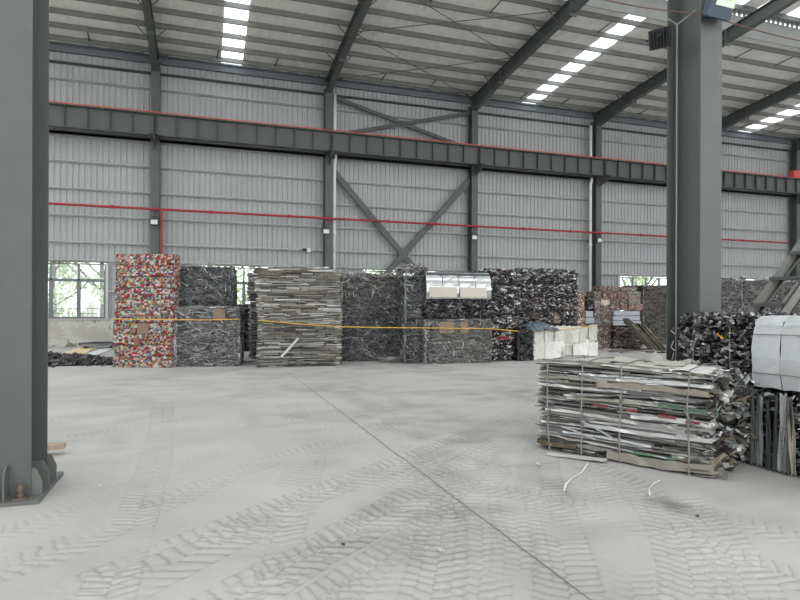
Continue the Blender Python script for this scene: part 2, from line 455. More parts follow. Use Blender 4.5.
for nm, x, lab in (('wall_left', CU[0] - 6, 'corrugated end wall beyond the left edge'), ('wall_right', CU[7] + 3, 'corrugated end wall beyond the right edge')):
    b = MB(); b.box(x - .1, x + .1, -14, WY, 0, 12.4)
    tag(b.build(nm, CLAD), lab, 'wall', kind='structure')

# windows
nW = 0
def window(a, b_, panes, doors=True, first=None):
    global nW
    nW += 1
    w = thing('window_%d' % nW, 'strip window of tall panes in the back wall, number %d from the left' % nW, 'window', ((a + b_) / 2, WY, SILL), kind='structure')
    w['label'] = ['aluminium strip window above the peeling plinth at far left', 'strip window glimpsed beside the grey wire bales',
                  'strip window behind the dark wire bales', 'strip window behind the mixed casting bales',
                  'strip window above the red can bales', 'strip window right of the near steel column'][nW - 1]
    L_ = b_ - a; H_ = WTOP - SILL
    fr = MB()
    fr.box(-L_ / 2, L_ / 2, -.06, .06, 0, .05); fr.box(-L_ / 2, L_ / 2, -.06, .06, H_ - .05, H_)
    fr.box(-L_ / 2, -L_ / 2 + .05, -.06, .06, .05, H_ - .05); fr.box(L_ / 2 - .05, L_ / 2, -.06, .06, .05, H_ - .05)
    fr.build('window_frame', ALU, w)
    onebox('transom', ALU, w, -L_ / 2 + .05, L_ / 2 - .05, -.05, .05, WTRANS - SILL - .035, WTRANS - SILL + .035)
    for i in range(1, panes):
        x = -L_ / 2 + L_ * i / panes
        wd = .035
        onebox('mullion', ALU, w, x - wd, x + wd, -.05, .05, .05, H_ - .05)
    for i in range(panes):
        x0, x1 = -L_ / 2 + L_ * i / panes + .03, -L_ / 2 + L_ * (i + 1) / panes - .03
        onebox('pane', GLASS, w, x0, x1, -.004, .004, .05, WTRANS - SILL - .03)
        onebox('pane', GLASS, w, x0, x1, -.004, .004, WTRANS - SILL + .03, H_ - .05)
        if doors:
            s = MB(); z1 = WTRANS - SILL - .035
            s.box(x0, x1, -.045, -.01, .05, .10); s.box(x0, x1, -.045, -.01, z1 - .05, z1)
            s.box(x0, x0 + .045, -.045, -.01, .10, z1 - .05); s.box(x1 - .045, x1, -.045, -.01, .10, z1 - .05)
            s.build('sash', ALU, w)
    return w
for k in range(6):
    window(*WINS[k], 4)

# ------------------------------------------------------------------ steel columns
def h_profile_parts(root, w, d, tf, tw, z0, z1, m, front=-1):
    onebox('flange', m, root, -w / 2, w / 2, -d / 2, -d / 2 + tf, z0, z1)
    onebox('flange', m, root, -w / 2, w / 2, d / 2 - tf, d / 2, z0, z1)
    onebox('web', m, root, -tw / 2, tw / 2, -d / 2 + tf, d / 2 - tf, z0, z1)
WCD = .46
wcl = ['wall column left of the crushed can stack', 'wall column beside the left white downpipe', 'wall column right of the cross bracing',
       'wall column beside the right white downpipe', 'wall column hidden behind the near right column', 'wall column at the far right edge']
for k in range(1, 7):
    c = thing('wall_column', 'grey steel H-section ' + wcl[k - 1], 'column', (CU[k], WY - .17 - WCD / 2, 0), group='steel columns along the back wall')
    h_profile_parts(c, .34, WCD, .014, .01, 0, 11.75, STEEL)
    onebox('base_plate', STEEL, c, -.27, .27, -.29, .15, 0, .025)
    br = MB()       # corbel that carries the crane girder
    br.prism([(-WCD / 2, 8.12), (-WCD / 2 - .85, 8.38), (-WCD / 2 - .85, 8.62), (-WCD / 2, 8.62)], 0, -.012, .012)
    br.box(-.16, .16, -WCD / 2 - .88, -WCD / 2, 8.60, 8.63)
    br.build('corbel', STEEL, c)

# interior columns
def interior_column(x, label, base=True):
    D, Wd = .55, .335
    c = thing('crane_column', label, 'column', (x, 5.62 + D / 2, 0), group='near steel columns')
    h_profile_parts(c, Wd, D, .018, .012, .03, 12.6, STEEL)
    onebox('base_plate', STEEL2, c, -.265, .265, -D / 2 - .17, D / 2 + .17, 0, .03)
    th = .014
    for y in (-D / 2 + .02, 0.0, D / 2 - .02):           # side gussets, both sides
        for s in (-1, 1):
            g = MB(); x0 = s * (Wd / 2 if abs(y) > .05 else .01)
            x1 = s * (Wd / 2 + .078)
            if abs(y) < .05:
                poly = [(s * .006, .03), (x1, .03), (x1, .15), (s * (Wd / 2 + .03), .25), (s * .006, .25)]
            else:
                poly = [(x0, .03), (x1, .03), (x1, .14), (s * (Wd / 2 + .035), .25), (x0, .25)]
            g.prism(poly, 1, y - th / 2, y + th / 2); g.build('gusset', STEEL2, c)
    for s in (-1, 1):                                     # gusset plates standing off the flanges
        g = MB(); y0 = s * D / 2
        g.prism([(y0, .03), (y0 + s * .12, .03), (y0 + s * .12, .24), (y0 + s * .05, .30), (y0, .30)], 0, -th / 2, th / 2)
        g.build('gusset', STEEL2, c)
        for sx in (-1, 1):
            b = MB(); bx, by = sx * .11, y0 + s * .075
            n6 = [(bx + .028 * math.cos(a * math.pi / 3), by + .028 * math.sin(a * math.pi / 3)) for a in range(6)]
            b.box(bx - .05, bx + .05, by - .045, by + .045, .03, .042)
            b.tube([(bx, by, .042), (bx, by, .15)], .016, 8)
            bo = b.build('anchor_bolt', BOLT, c)
            nn = MB(); nn.prism(n6, 2, .05, .078); nn.prism(n6, 2, .095, .145); nn.build('nut', BOLT, bo)
    return c
XL, XR = -1.525, 5.94
colL = interior_column(XL, 'near grey steel H-column at the left edge with bolted base plate')
colR = interior_column(XR, 'near grey steel H-column standing behind the dark casting bales')

# ------------------------------------------------------------------ crane runway along the wall
GY = WY - 1.0
for k in range(7):
    u0, u1 = CU[k] + .01, CU[k + 1] - .01
    nm = ['running off the left edge', 'over the can and wire stacks', 'across the cross-braced bay', 'right of the cross bracing', 'meeting the near right column from the left', 'right of the near right column', 'leaving the right edge'][k]
    g = thing('crane_girder', 'dark grey runway girder length ' + nm, 'girder', (u0, GY, 8.64), group='crane runway girders')
    L_ = u1 - u0
    onebox('bottom_flange', STEEL, g, 0, L_, -.16, .16, 0, .02)
    onebox('top_flange', STEEL, g, 0, L_, -.2, .2, .84, .865)
    onebox('web', STEEL, g, 0, L_, -.006, .006, .02, .84)
    onebox('rail', DARKM, g, 0, L_, -.04, .04, .865, .93)
    for i in range(10):
        x = L_ * (i + .03) / 9.06 + .02
        s = MB(); s.box(x - .006, x + .006, -.15, -.006, .02, .84); s.box(x - .006, x + .006, .006, .15, .02, .84)
        s.build('stiffener', STEEL, g)
    t = MB(); t.tube([(0, -.235, .90), (L_ * .5, -.235, .895), (L_, -.235, .90)], .02, 6); t.build('conductor_rail', ORANGE, g)
    sb = MB(); sb.box(0, L_, .45, .58, -.12, -.02); sb.box(0, L_, .45, .47, -.12, .02); sb.build('surge_beam', STEEL, g)
st = MB(); p_ = atY(795.5, 177, GY - .1)
tag(onebox('crane_end_stop', mat('red_stop_paint', rgb(206, 78, 74), .5), None, p_[0] - .25, p_[0] + .3, GY - .2, GY + .2, 9.58, 9.98),
    'red crane end stop on the runway girder at right edge', 'crane stop')

# ------------------------------------------------------------------ bracing
def member(name, p, q, w, d, m, parent=None):
    p, q = Vector(p), Vector(q); t = (q - p); L_ = t.length; t.normalize()
    a = Vector((0, 1, 0)); u = t.cross(a).normalized(); R = Matrix((u, a, t)).transposed()
    b = MB(); c = (p + q) / 2
    b.obox(c, (w, .012, L_), R); b.obox(Vector(c) + R @ Vector((w / 2, d / 2, 0)), (.012, d, L_), R)
    b.obox(Vector(c) + R @ Vector((-w / 2, d / 2, 0)), (.012, d, L_), R)
    return b.build(name, m, parent)
BY = WY - .45
def xbrace(label, pts, w):
    r = thing('cross_brace', label, 'brace', (0, 0, 0))
    for a, b_ in pts: member('brace_member', a, b_, w, .1, STEEL, r)
    (a, b_), (c, d) = pts
    xs = (a[0] + b_[0]) / 2; zs = (a[2] + b_[2]) / 2
    onebox('gusset_plate', STEEL, r, xs - w * .9, xs + w * .9, BY - .015, BY - .008, zs - w * .9, zs + w * .9)
    return r
xa, xb = CU[2] + .18, CU[3] - .18
xbrace('large steel X-brace below the runway girder', [((xa, BY, 8.0), (xb, BY, .35)), ((xb, BY, 8.0), (xa, BY, .35))], .26)
xbrace('slim steel X-brace above the runway girder', [((xa, BY, 11.35), (xb, BY, 9.55)), ((xb, BY, 11.35), (xa, BY, 9.55))], .15)

# ------------------------------------------------------------------ roof
ceil = thing('ceiling', 'pale film-lined roof on steel purlins with bright rooflight strips', 'roof', kind='structure')
PY = [26.2, 25.25, 24.25, 23.2, 22.15, 21.1, 20.05, 19.0]
SKY = {1: (.72, 1.60), 3: (15.60, 16.45), 5: (30.30, 31.35)}
SKY[-1] = (-14.2, -13.3)
def strip(u0, u1, y0, y1, m, name, sag=.04, dz=0.0):
    ys = sorted({y0, y1} | {y for y in PY if y1 < y < y0} | {(a + b_) / 2 for a, b_ in zip(PY, PY[1:]) if y1 < (a + b_) / 2 < y0}, reverse=True)
    b = MB(); vs = []
    for y in ys:
        onp = min(abs(y - q) for q in PY) < .2
        z = zr(y) - (0 if onp else sag) + dz
        jf = lambda u: 0 if onp else .03 * math.sin(u * 37.7 + y * 11.3)
        vs += [(u0, y, z + jf(u0)), ((u0 + u1) / 2, y, z - sag * .6), (u1, y, z + jf(u1))]
    n = len(ys)
    fs = []
    for i in range(n - 1):
        for j in range(2): fs.append((3 * i + j, 3 * i + j + 1, 3 * i + j + 4, 3 * i + j + 3))
    b.add(vs, fs)
    return b.build(name, m, ceil, smooth=False)
for k in range(7):
    u0, u1 = CU[k], CU[k + 1]
    cuts = [u0 + (u1 - u0) * i / 9 for i in range(10)]
    sky = SKY.get(k)
    for i in range(9):
        a, b_ = cuts[i], cuts[i + 1]
        if sky:
            s0, s1 = sky
            segs = []
            if a < s0: segs.append((a, min(b_, s0)))
            if b_ > s1: segs.append((max(a, s1), b_))
        else: segs = [(a, b_)]
        for (p, q) in segs:
            if q - p > .01: strip(p, q, WY + .05, RIDGE, INSUL, 'insulation_strip')
    if sky:
        ys = [WY - .05] + PY[1::2] + [RIDGE]
        for y0, y1 in zip(ys, ys[1:]):
            b = MB(); n = 6; vs = []
            for i in range(n + 1):
                u = sky[0] + (sky[1] - sky[0]) * i / n; dz = .03 * (i % 2)
                vs += [(u, y0 - .005, zr(y0) + dz + .03), (u, y1 + .005, zr(y1) + dz + .03)]
            b.add(vs, [(2 * i, 2 * i + 2, 2 * i + 3, 2 * i + 1) for i in range(n)])
            b.build('rooflight', SKYL, ceil)
    for y in PY:                                     # purlins, one length per bay
        z = zr(y) - .02; b = MB()
        b.prism([(y - .035, z), (y + .04, z), (y + .04, z - .02), (y - .015, z - .02), (y - .015, z - .17), (y + .04, z - .17), (y + .04, z - .19), (y - .035, z - .19)], 0, u0 + .02, u1 - .02)
        b.build('purlin', PURLIN, ceil)
    for fr in (1 / 3, 2 / 3):                        # struts between the two lowest purlins
        x = u0 + (u1 - u0) * fr; b = MB()
        b.tube([(x, PY[0], zr(PY[0]) - .1), (x + .06, PY[1], zr(PY[1]) - .1)], .025, 6); b.build('sag_strut', DARKM, ceil)
        b = MB(); b.tube([(x, PY[6], zr(PY[6]) - .1), (x + .06, PY[7], zr(PY[7]) - .1)], .02, 6); b.build('sag_strut', DARKM, ceil)
    # ventilator upstand along the ridge, its closure teeth and raised roof
    zz = zr(RIDGE)
    onebox('ridge_upstand', PURLIN, ceil, u0, u1, RIDGE - .04, RIDGE, zz - .2, zz + .62)
    tb = MB()
    x = u0
    while x < u1: tb.box(x, x + .12, RIDGE - .06, RIDGE - .01, zz + .62, zz + .78); x += .27
    tb.build('closure_teeth', PURLIN, ceil)
    onebox('ridge_beam', STEEL, ceil, u0, u1, RIDGE - .25, RIDGE + .05, zz + .76, zz + .96)
    for i in range(9):
        a, b_ = cuts[i], cuts[i + 1]
        vs = [(a, RIDGE, zz + .96), (b_, RIDGE, zz + .96), (b_, 13.5, zz + 1.3), (a, 13.5, zz + 1.3), (b_, 8.5, zz + .96), (a, 8.5, zz + .96)]
        b = MB(); b.add(vs, [(0, 1, 2, 3), (3, 2, 4, 5)])
        b.build('ridge_panel', SKYL if i % 2 == 0 else INSUL, ceil)
    onebox('ridge_upstand', PURLIN, ceil, u0, u1, 8.5, 8.54, zz - .3, zz + .96)
    # second slope down to the near column line, then the next span up over the camera
    b = MB(); z1 = zz - .3; z2 = zz - .3 - RS * 2.6
    b.add([(u0, 8.5, z1), (u1, 8.5, z1), (u1, 5.9, z2), (u0, 5.9, z2), (u1, -8, z2 + 1.3), (u0, -8, z2 + 1.3)], [(0, 1, 2, 3), (3, 2, 4, 5)])
    b.build('insulation_strip', INSUL, ceil)
# rafters
rl = ['over the crushed can stack', 'beside the left white downpipe', 'on the right of the cross bracing', 'passing behind the near right column', 'right of the near right column', 'at the far right']
for k in range(1, 7):
    r = thing('roof_rafter', 'grey tapered steel roof rafter ' + rl[k - 1], 'rafter', (CU[k], 0, 0), group='roof rafters')
    y0, y1, y2 = WY - .17, 13.5, 6.0
    tz = lambda y: zr(y) - .23
    b0, bk, b1 = 11.35, tz(23.5) - .48, tz(y1) - .48
    w = MB(); w.prism([(y0, b0), (y0, tz(y0)), (y1, tz(y1)), (y1, b1), (23.5, bk)], 0, -.006, .006)
    w.prism([(y1, b1), (y1, tz(y1)), (y2, tz(y1) - RS * (y1 - y2)), (y2, b1 - RS * (y1 - y2))], 0, -.006, .006)
    w.build('web', STEEL, r)
    f = MB(); hw = .125
    for (ya, za), (yb, zb) in (((y0, b0), (23.5, bk)), ((23.5, bk), (y1, b1)), ((y1, b1), (y2, b1 - RS * (y1 - y2)))):
        f.prism([(ya, za), (ya, za - .014), (yb, zb - .014), (yb, zb)], 0, -hw, hw)
    f.build('bottom_flange', STEEL, r)
    f = MB()
    for (ya, za), (yb, zb) in (((y0, tz(y0)), (y1, tz(y1))), ((y1, tz(y1)), (y2, tz(y1) - RS * (y1 - y2)))):
        f.prism([(ya, za + .014), (ya, za), (yb, zb), (yb, zb + .014)], 0, -hw, hw)
    f.build('top_flange', STEEL, r)
    for y in (23.6, 18.2):
        onebox('splice_plate', STEEL, r, -.13, .13, y - .02, y + .02, tz(y) - .62, tz(y) + .04)
    for y in PY[0::2] + [PY[-1]]:
        for s in (-1, 1):
            b = MB(); b.tube([(s * .03, y, tz(y) - .5), (s * .62, y, zr(y) - .12)], .022, 5)
            b.build('fly_brace', STEEL, r)
# roof bracing rods in the braced bay
ua, ub = CU[2] + .1, CU[3] - .1
rodlab = {}
for i, (ya, yb) in enumerate(((26.3, 22.3), (22.3, 18.8))):
    for s in (0, 1):
        p, q = ((ua, ya), (ub, yb)) if s == 0 else ((ub, ya), (ua, yb))
        b = MB(); b.tube([(p[0], p[1], zr(p[1]) - .32), (q[0], q[1], zr(q[1]) - .32)], .018, 5)
        o = b.build('bracing_rod', STEEL)
        tag(o, 'thin diagonal roof rod ' + [['near the eave running up to the right', 'near the eave running up to the left'], ['high in the braced bay running up to the right', 'high in the braced bay running up to the left']][i][s],
            'rod', 'roof bracing rods')

# ------------------------------------------------------------------ services on the wall
pz, py_ = 5.68, WY - .75
pr = thing('fire_pipe', 'long red fire water pipe running along the back wall', 'pipe', (0, py_, pz))
b = MB(); b.tube([(-12, 0, 0), (atY(788, 243, py_)[0], 0, 0)], .05, 8); b.build('main_run', REDP, pr, smooth=True)
xd = atY(161.5, 230, py_)[0]
b = MB(); b.tube([(xd, 0, 0), (xd, 0, -pz + .2)], .045, 8); b.build('drop_pipe', REDP, pr)
for k in range(1, 7):
    b = MB(); b.box(CU[k] - .06, CU[k] + .06, -.06, .12, -.07, -.045); b.tube([(CU[k], 0, -.05), (CU[k], .1, -.3)], .015, 5); b.build('pipe_clamp', REDP, pr)
for x in (-7, -3.5, 0.35, 3.6, 8.2, 10.6, 15.4, 18.2, 22.7, 25.3, 30):
    b = MB(); b.tube([(x, 0, -.07), (x, 0, .07)], .062, 8); b.tube([(x - .05, 0, 0), (x + .05, 0, 0)], .065, 8); b.build('coupling', REDP, pr)
# wall floodlights under the pipe at each column
LED = mat('lamp_glass', rgb(214, 222, 206), .25)
fll = ['on the first wall column by the can stack', 'on the column beside the left downpipe', 'on the column right of the X-brace', 'on the column beside the right downpipe']
for i, k in enumerate((1, 2, 3, 4)):
    px, pyy = [(154, 221.5), (326.5, 231), (475, 237), (600.5, 240)][i]
    P = atY(px, pyy, WY - .95)
    t = thing('flood_light', 'small square flood light ' + fll[i], 'light', (P[0], P[1] + .08, P[2]), group='flood lights on the wall columns')
    b = MB(); b.box(-.16, .16, -.03, .05, -.13, .13)
    for q in range(5): b.box(-.13 + .06 * q, -.11 + .06 * q, .05, .09, -.1, .1)
    o = b.build('housing', DARKM, t); onebox('lens', LED, t, -.13, .13, -.036, -.03, -.1, .08)
    b = MB(); b.tube([(-.17, 0, 0), (-.17, .1, .22), (.17, .1, .22), (.17, 0, 0)], .012, 5); b.tube([(0, .1, .22), (0, .24, .22)], .015, 5); b.build('bracket', DARKM, t)
# white downpipes
for i, (px, lab) in enumerate(((334.5, 'white plastic downpipe beside the left braced column'), (590.5, 'white plastic downpipe left of the fourth wall column'))):
    x = atY(px, 200, WY - .55)[0]
    t = thing('downpipe', lab, 'downpipe', (x, WY - .55, 0), group='white downpipes')
    b = MB(); b.tube([(0, 0, .1), (0, 0, 8.3), (.04, -.03, 8.45), (.04, -.03, 8.62)], .075, 10); b.build('lower_pipe', WHITEP, t, smooth=True)
    b = MB(); b.tube([(0, 0, 8.9), (0, 0, 9.75), (.0, 0, 11.4)], .075, 10); b.build('upper_pipe', WHITEP, t, smooth=True)
    for z in (2.2, 5.0, 8.25, 9.6):
        b = MB(); b.tube([(0, 0, z), (0, 0, z + .12)], .09, 10); b.build('collar', WHITEP, t)
# security camera
P = atY(306, 250, WY - .25)
t = thing('security_camera', 'small white security camera on a thin stalk on the wall', 'camera', (P[0], WY - .2, P[2]))
b = MB(); b.tube([(-.16, -.1, .02), (.0, -.1, 0.0)], .06, 8); b.build('camera_body', DARKM, t)
onebox('junction_box', WHITEP, t, .05, .2, -.12, .195, -.1, .1)
b = MB(); b.tube([(0, -.1, 0), (.1, -.07, -.02)], .02, 6); b.tube([(.08, -.05, -.1), (.08, -.05, -.8)], .015, 6); b.build('stalk', WHITEP, t)

# ------------------------------------------------------------------ fixtures on the near right column
fy = 5.62
t = thing('flood_light', 'large flood light with yellow chips high on the near right column', 'light', (5.98, fy - .05, 5.28))
R = RotE(math.radians(22), math.radians(4), math.radians(-4)); FC = Vector(atY(722, 0, fy - .2)) - Vector((5.98, fy - .05, 5.28))
b = MB(); b.obox(FC, (.34, .08, .40), R)
for q in range(7): b.obox(FC + R @ Vector((-.15 + .05 * q, .06, 0)), (.012, .05, .34), R)
b.build('housing', mat('flood_blue_housing', rgb(48, 66, 80), .4), t)
b = MB(); b.obox(FC + R @ Vector((.03, -.044, .06)), (.26, .01, .26), R); o = b.build('lens', LED, t)
for i, j in ((-.06, .07), (.04, .07), (-.06, -.03), (.04, -.03)):
    b = MB(); b.obox(FC + R @ Vector((i + .02, -.052, .06 + j)), (.05, .006, .055), R); b.build('led_chip', mat('led_yellow', rgb(214, 208, 110), .4), o)
b = MB(); b.tube([(-.12, .05, .35), (-.11, -.06, .1), (-.1, -.04, -.06), (.02, -.02, -.1), (.12, -.03, -.08)], .01, 5); b.tube([(-.02, .03, .38), (0, -.06, .16), (-.06, -.05, -.04)], .01, 5); b.build('supply_cable', mat('grey_cable', rgb(150, 150, 146), .6), t)
b = MB(); b.obox((0, -.01, -.02), (.24, .1, .08), RotE(0, 0, 0)); b.build('bracket', BLACK, t)
P = atY(661, 38, 6.1)
t = thing('flood_light', 'black finned flood light seen from behind left of the near right column', 'light', (P[0], 6.12, P[2]))
R = RotE(math.radians(18), 0, math.radians(-55))
b = MB(); b.obox((0, 0, 0), (.26, .05, .24), R)
for q in range(6): b.obox(R @ Vector((-.1 + .04 * q, -.04, 0)), (.012, .05, .2), R)
b.build('housing', BLACK, t)
b = MB(); b.tube([(-.1, -.06, -.02), (.02, -.08, .04), (.14, -.02, 0)], .018, 5); b.build('bracket', DARKM, t)
b = MB(); b.obox(R @ Vector((0, .03, 0)), (.22, .01, .2), R); b.build('lens', LED, t)
# conduit in the angle of the column
P = atY(676.5, 200, 6.05)
t = thing('conduit', 'thin grey conduit running up the near right column', 'conduit', (P[0], 6.05, 0))
b = MB(); b.tube([(0, 0, .05), (0, 0, 5.32)], .009, 8); b.build('vertical_run', mat('conduit_grey', rgb(150, 152, 148), .5), t)
b = MB(); b.tube([(0, 0, 5.30), (.12, -.2, 5.42), (.2, -.42, 5.55)], .009, 6); b.tube([(0, 0, 5.30), (-.06, .02, 5.34), (-.14, .04, 5.38)], .009, 6); b.build('branch', _M['conduit_grey'], t)
# cable strung along the column line
b = MB(); P0 = atY(560, -12, fy - .08); P1 = atY(703, 14, fy - .08); P2 = atY(830, 47, fy - .08)
pts = []
for k in range(21):
    f = k / 20; p = P0 * (1 - f) + P1 * f if f < 1 else P1; pts.append((p[0], p[1], p[2] - .05 * math.sin(math.pi * f)))
for k in range(1, 21):
    f = k / 20; p = P1 * (1 - f) + P2 * f; pts.append((p[0], p[1], p[2] - .03 * math.sin(math.pi * f)))
b.tube(pts, .008, 5)
tag(b.build('power_cable', mat('brown_cable', rgb(96, 70, 62), .6)), 'thin brown power cable strung past the near right column', 'cable')
# ------------------------------------------------------------------ SCRAP BUILDERS
SILVER = [rgb(150, 150, 146), rgb(178, 178, 174), rgb(120, 119, 114), rgb(206, 207, 205), rgb(96, 95, 90), rgb(134, 128, 116), rgb(160, 155, 144)]
WIREC = [rgb(138, 138, 136), rgb(158, 158, 155), rgb(118, 118, 116), rgb(182, 182, 179), rgb(96, 96, 95), rgb(128, 124, 118)]
WIRED = [rgb(104, 105, 106), rgb(124, 125, 126), rgb(84, 85, 86), rgb(148, 149, 149), rgb(66, 67, 68)]
PROFC = [rgb(134, 131, 122), rgb(152, 149, 142), rgb(106, 102, 94), rgb(178, 177, 173), rgb(86, 82, 76), rgb(120, 112, 98), rgb(142, 139, 132), rgb(68, 66, 62), rgb(202, 202, 198), rgb(96, 92, 85)]
CASTC = [rgb(52, 53, 55), rgb(72, 72, 74), rgb(98, 98, 98), rgb(36, 37, 39), rgb(130, 129, 126), rgb(176, 175, 171), rgb(84, 80, 76), rgb(214, 213, 209), rgb(92, 74, 68)]
CANC = [rgb(156, 48, 52)] * 6 + [rgb(128, 38, 43)] * 4 + [rgb(200, 197, 190)] * 5 + [rgb(156, 154, 150)] * 4 + [rgb(66, 110, 80), rgb(112, 144, 96), rgb(128, 160, 110), rgb(60, 82, 126), rgb(92, 124, 158), rgb(180, 150, 84), rgb(170, 140, 90), rgb(176, 114, 86), rgb(76, 56, 52), rgb(198, 162, 156), rgb(150, 182, 160), rgb(56, 47, 47), rgb(84, 75, 71)]
CANB = [rgb(98, 84, 76), rgb(104, 76, 72), rgb(88, 78, 70), rgb(134, 128, 120), rgb(74, 66, 60), rgb(108, 101, 92), rgb(118, 88, 83), rgb(160, 156, 149)]

def faces_of(L, D, H):
    # (origin, tangent u, tangent w, normal, lu, lw)
    return [((-L / 2, -D / 2, 0), (1, 0, 0), (0, 0, 1), (0, -1, 0), L, H), ((-L / 2, D / 2, 0), (0, -1, 0), (0, 0, 1), (-1, 0, 0), D, H),
            ((L / 2, -D / 2, 0), (0, 1, 0), (0, 0, 1), (1, 0, 0), D, H), ((-L / 2, -D / 2, H), (1, 0, 0), (0, 1, 0), (0, 0, 1), L, D)]
def pick_face(r, F, wts):
    return r.choices(F, wts)[0]
def core(L, D, H, ins, col):
    b = MB(); b.box(-L / 2 + ins, L / 2 - ins, -D / 2 + ins, D / 2 - ins, ins * .3, H - ins, col); return b
def m_wire(L, D, H, n, cols, seed, rad=.012, horiz=.86, out=.03, ln=(.25, .9)):
    r = rng(seed); b = MB(); F = faces_of(L, D, H); W = [L * H * 1.6, D * H, D * H, L * D * .8]
    for i in range(n):
        o, u, w, nn, lu, lw = pick_face(r, F, W)
        o, u, w, nn = Vector(o), Vector(u), Vector(w), Vector(nn)
        a = r.uniform(0, lu); c = r.uniform(0, lw); l = r.uniform(*ln)
        ang = r.gauss(0, .25) if r.random() < horiz else r.uniform(0, math.pi)
        cv = r.gauss(0, 1.5); k = 7; pts = []; lift = r.uniform(-.6, 1) * out
        for s in range(k):
            pts.append((a, c, lift + out * .6 * math.sin(s * 1.3 + i)))
            a += math.cos(ang) * l / k; c += math.sin(ang) * l / k; ang += cv * l / k + r.gauss(0, .25)
            a = min(max(a, -.01), lu + .01); c = min(max(c, .012), lw + .01)
        P = [o + u * p[0] + w * p[1] + nn * p[2] for p in pts]
        if min(p.z for p in P) < rad: continue
        rr = rad * r.uniform(.6, 1.5)
        b.tube(P, rr, 3, r.choice(cols), cap=False)
    return b
def m_strips(L, D, H, cols, seed, t=(.010, .036), seg=(.10, .9), jit=.055, sides=True):
    r = rng(seed); b = MB()
    def run(lu, org, u, nn):
        z = .004
        while z < H - .012:
            th = min(r.uniform(*t), H - z); x = r.uniform(-.05, .03)
            while x < lu:
                l = min(r.uniform(*seg), lu - x + r.uniform(-.02, .05))
                if l > .03:
                    dp = .12; off = r.uniform(-jit, jit)
                    c = Vector(org) + Vector(u) * (x + l / 2) + Vector(nn) * (off - dp / 2) + Vector((0, 0, z + th / 2))
                    ang = math.atan2(u[1], u[0]); R = RotE(0, r.gauss(0, .016), ang)
                    b.obox(c, (l, dp, th * r.uniform(.55, .92)), R, r.choice(cols))
                x += l + r.uniform(.005, .05)
            z += th
    run(L, (-L / 2, -D / 2, 0), (1, 0, 0), (0, -1, 0))
    if sides:
        run(D, (-L / 2, D / 2, 0), (0, -1, 0), (-1, 0, 0)); run(D, (L / 2, -D / 2, 0), (0, 1, 0), (1, 0, 0))
    for i in range(int(L * D * 14)):
        l = r.uniform(.3, 1.2); x = r.uniform(-L / 2 + .1, L / 2 - .1); y = r.uniform(-D / 2 + .06, D / 2 - .06)
        l = min(l, 2 * (L / 2 - abs(x)) + .06)
        b.obox((x, y, H - .02 + r.uniform(-.015, .018)), (l, r.uniform(.04, .14), .02), RotE(r.gauss(0, .05), r.gauss(0, .02), r.gauss(0, .12)), r.choice(cols))
    return b
def m_chunks(L, D, H, n, cols, seed, sz=(.04, .16), out=.02):
    r = rng(seed); b = MB(); F = faces_of(L, D, H); W = [L * H * 1.5, D * H, D * H, L * D]
    for i in range(n):
        o, u, w, nn, lu, lw = pick_face(r, F, W)
        s0 = r.uniform(*sz); s = (s0 * r.uniform(.7, 2.2), s0 * r.uniform(.25, .8), s0 * r.uniform(.15, .6))
        a = r.uniform(s0 * .5, lu - s0 * .5); c = r.uniform(min(s0 * .7, lw * .4), lw - min(s0 * .4, lw * .3))
        P = Vector(o) + Vector(u) * a + Vector(w) * c + Vector(nn) * r.uniform(-.03, out)
        R = (RotE(r.gauss(0, .5), r.gauss(0, .35), r.gauss(0, .5) + (0 if nn[1] else math.pi / 2))) if nn[2] == 0 else RotE(r.gauss(0, .3), r.gauss(0, .3), r.uniform(0, math.pi))
        if P.z - max(s) * .5 < 0: P.z = max(s) * .55
        k = r.random()
        if k < .65: b.obox(P, s, R, r.choice(cols), r.uniform(.4, 1))
        elif k < .85:
            d = R @ Vector((1, 0, 0)); d *= s0 * .9
            b.tube([P - d, P + d * .2 + Vector((0, 0, .01)), P + d], s0 * .16, 5, r.choice(cols))
        else:
            d = R @ Vector((1, 0, 0)); d *= s0 * .12
            b.tube([P - d, P + d], s0 * .42, 8, r.choice(cols))
    return b
def m_cans(L, D, H, cols, seed, cell=.055):
    r = rng(seed); b = MB()
    for (o, u, w, nn, lu, lw) in faces_of(L, D, H):
        o, u, w, nn = Vector(o), Vector(u), Vector(w), Vector(nn)
        nu, nw = max(1, round(lu / cell)), max(1, round(lw / cell))
        off = {}
        def gp(i, j):
            if (i, j) not in off:
                edge = i in (0, nu) or j in (0, nw)
                off[(i, j)] = (r.uniform(-.3, .3) if 0 < i < nu else 0, r.uniform(-.3, .3) if 0 < j < nw else 0, -.012 if edge else r.uniform(-.012, .008))
            q = off[(i, j)]; return o + u * ((i + q[0]) * lu / nu) + w * ((j + q[1]) * lw / nw) + nn * q[2]
        for i in range(nu):
            for j in range(nw):
                p = [gp(i, j), gp(i + 1, j), gp(i + 1, j + 1), gp(i, j + 1)]
                c = (p[0] + p[1] + p[2] + p[3]) / 4 + nn * r.uniform(-.004, .022)
                col = r.choice(cols); c2 = col if r.random() < .6 else r.choice(cols)
                b.add(p + [c], [(0, 1, 4), (1, 2, 4)], col); b.add(p + [c], [(2, 3, 4), (3, 0, 4)], c2)
    return b
def ties(root, L, D, H, xs, rad=.006, seed=1, m=None, name='tie_wire'):
    r = rng(seed)
    for x in xs:
        j = lambda: r.uniform(-.015, .015)
        y = D / 2 + .022; b = MB()
        b.tube([(x, y, .02), (x + j(), y, H * .5), (x + j(), y, H), (x + j(), 0, H + .022), (x + j(), -y, H), (x + j(), -y - .006, H * .66), (x + j(), -y - .006, H * .33), (x + j(), -y, .01)], rad, 4)
        b.build(name, m or TIE, root)

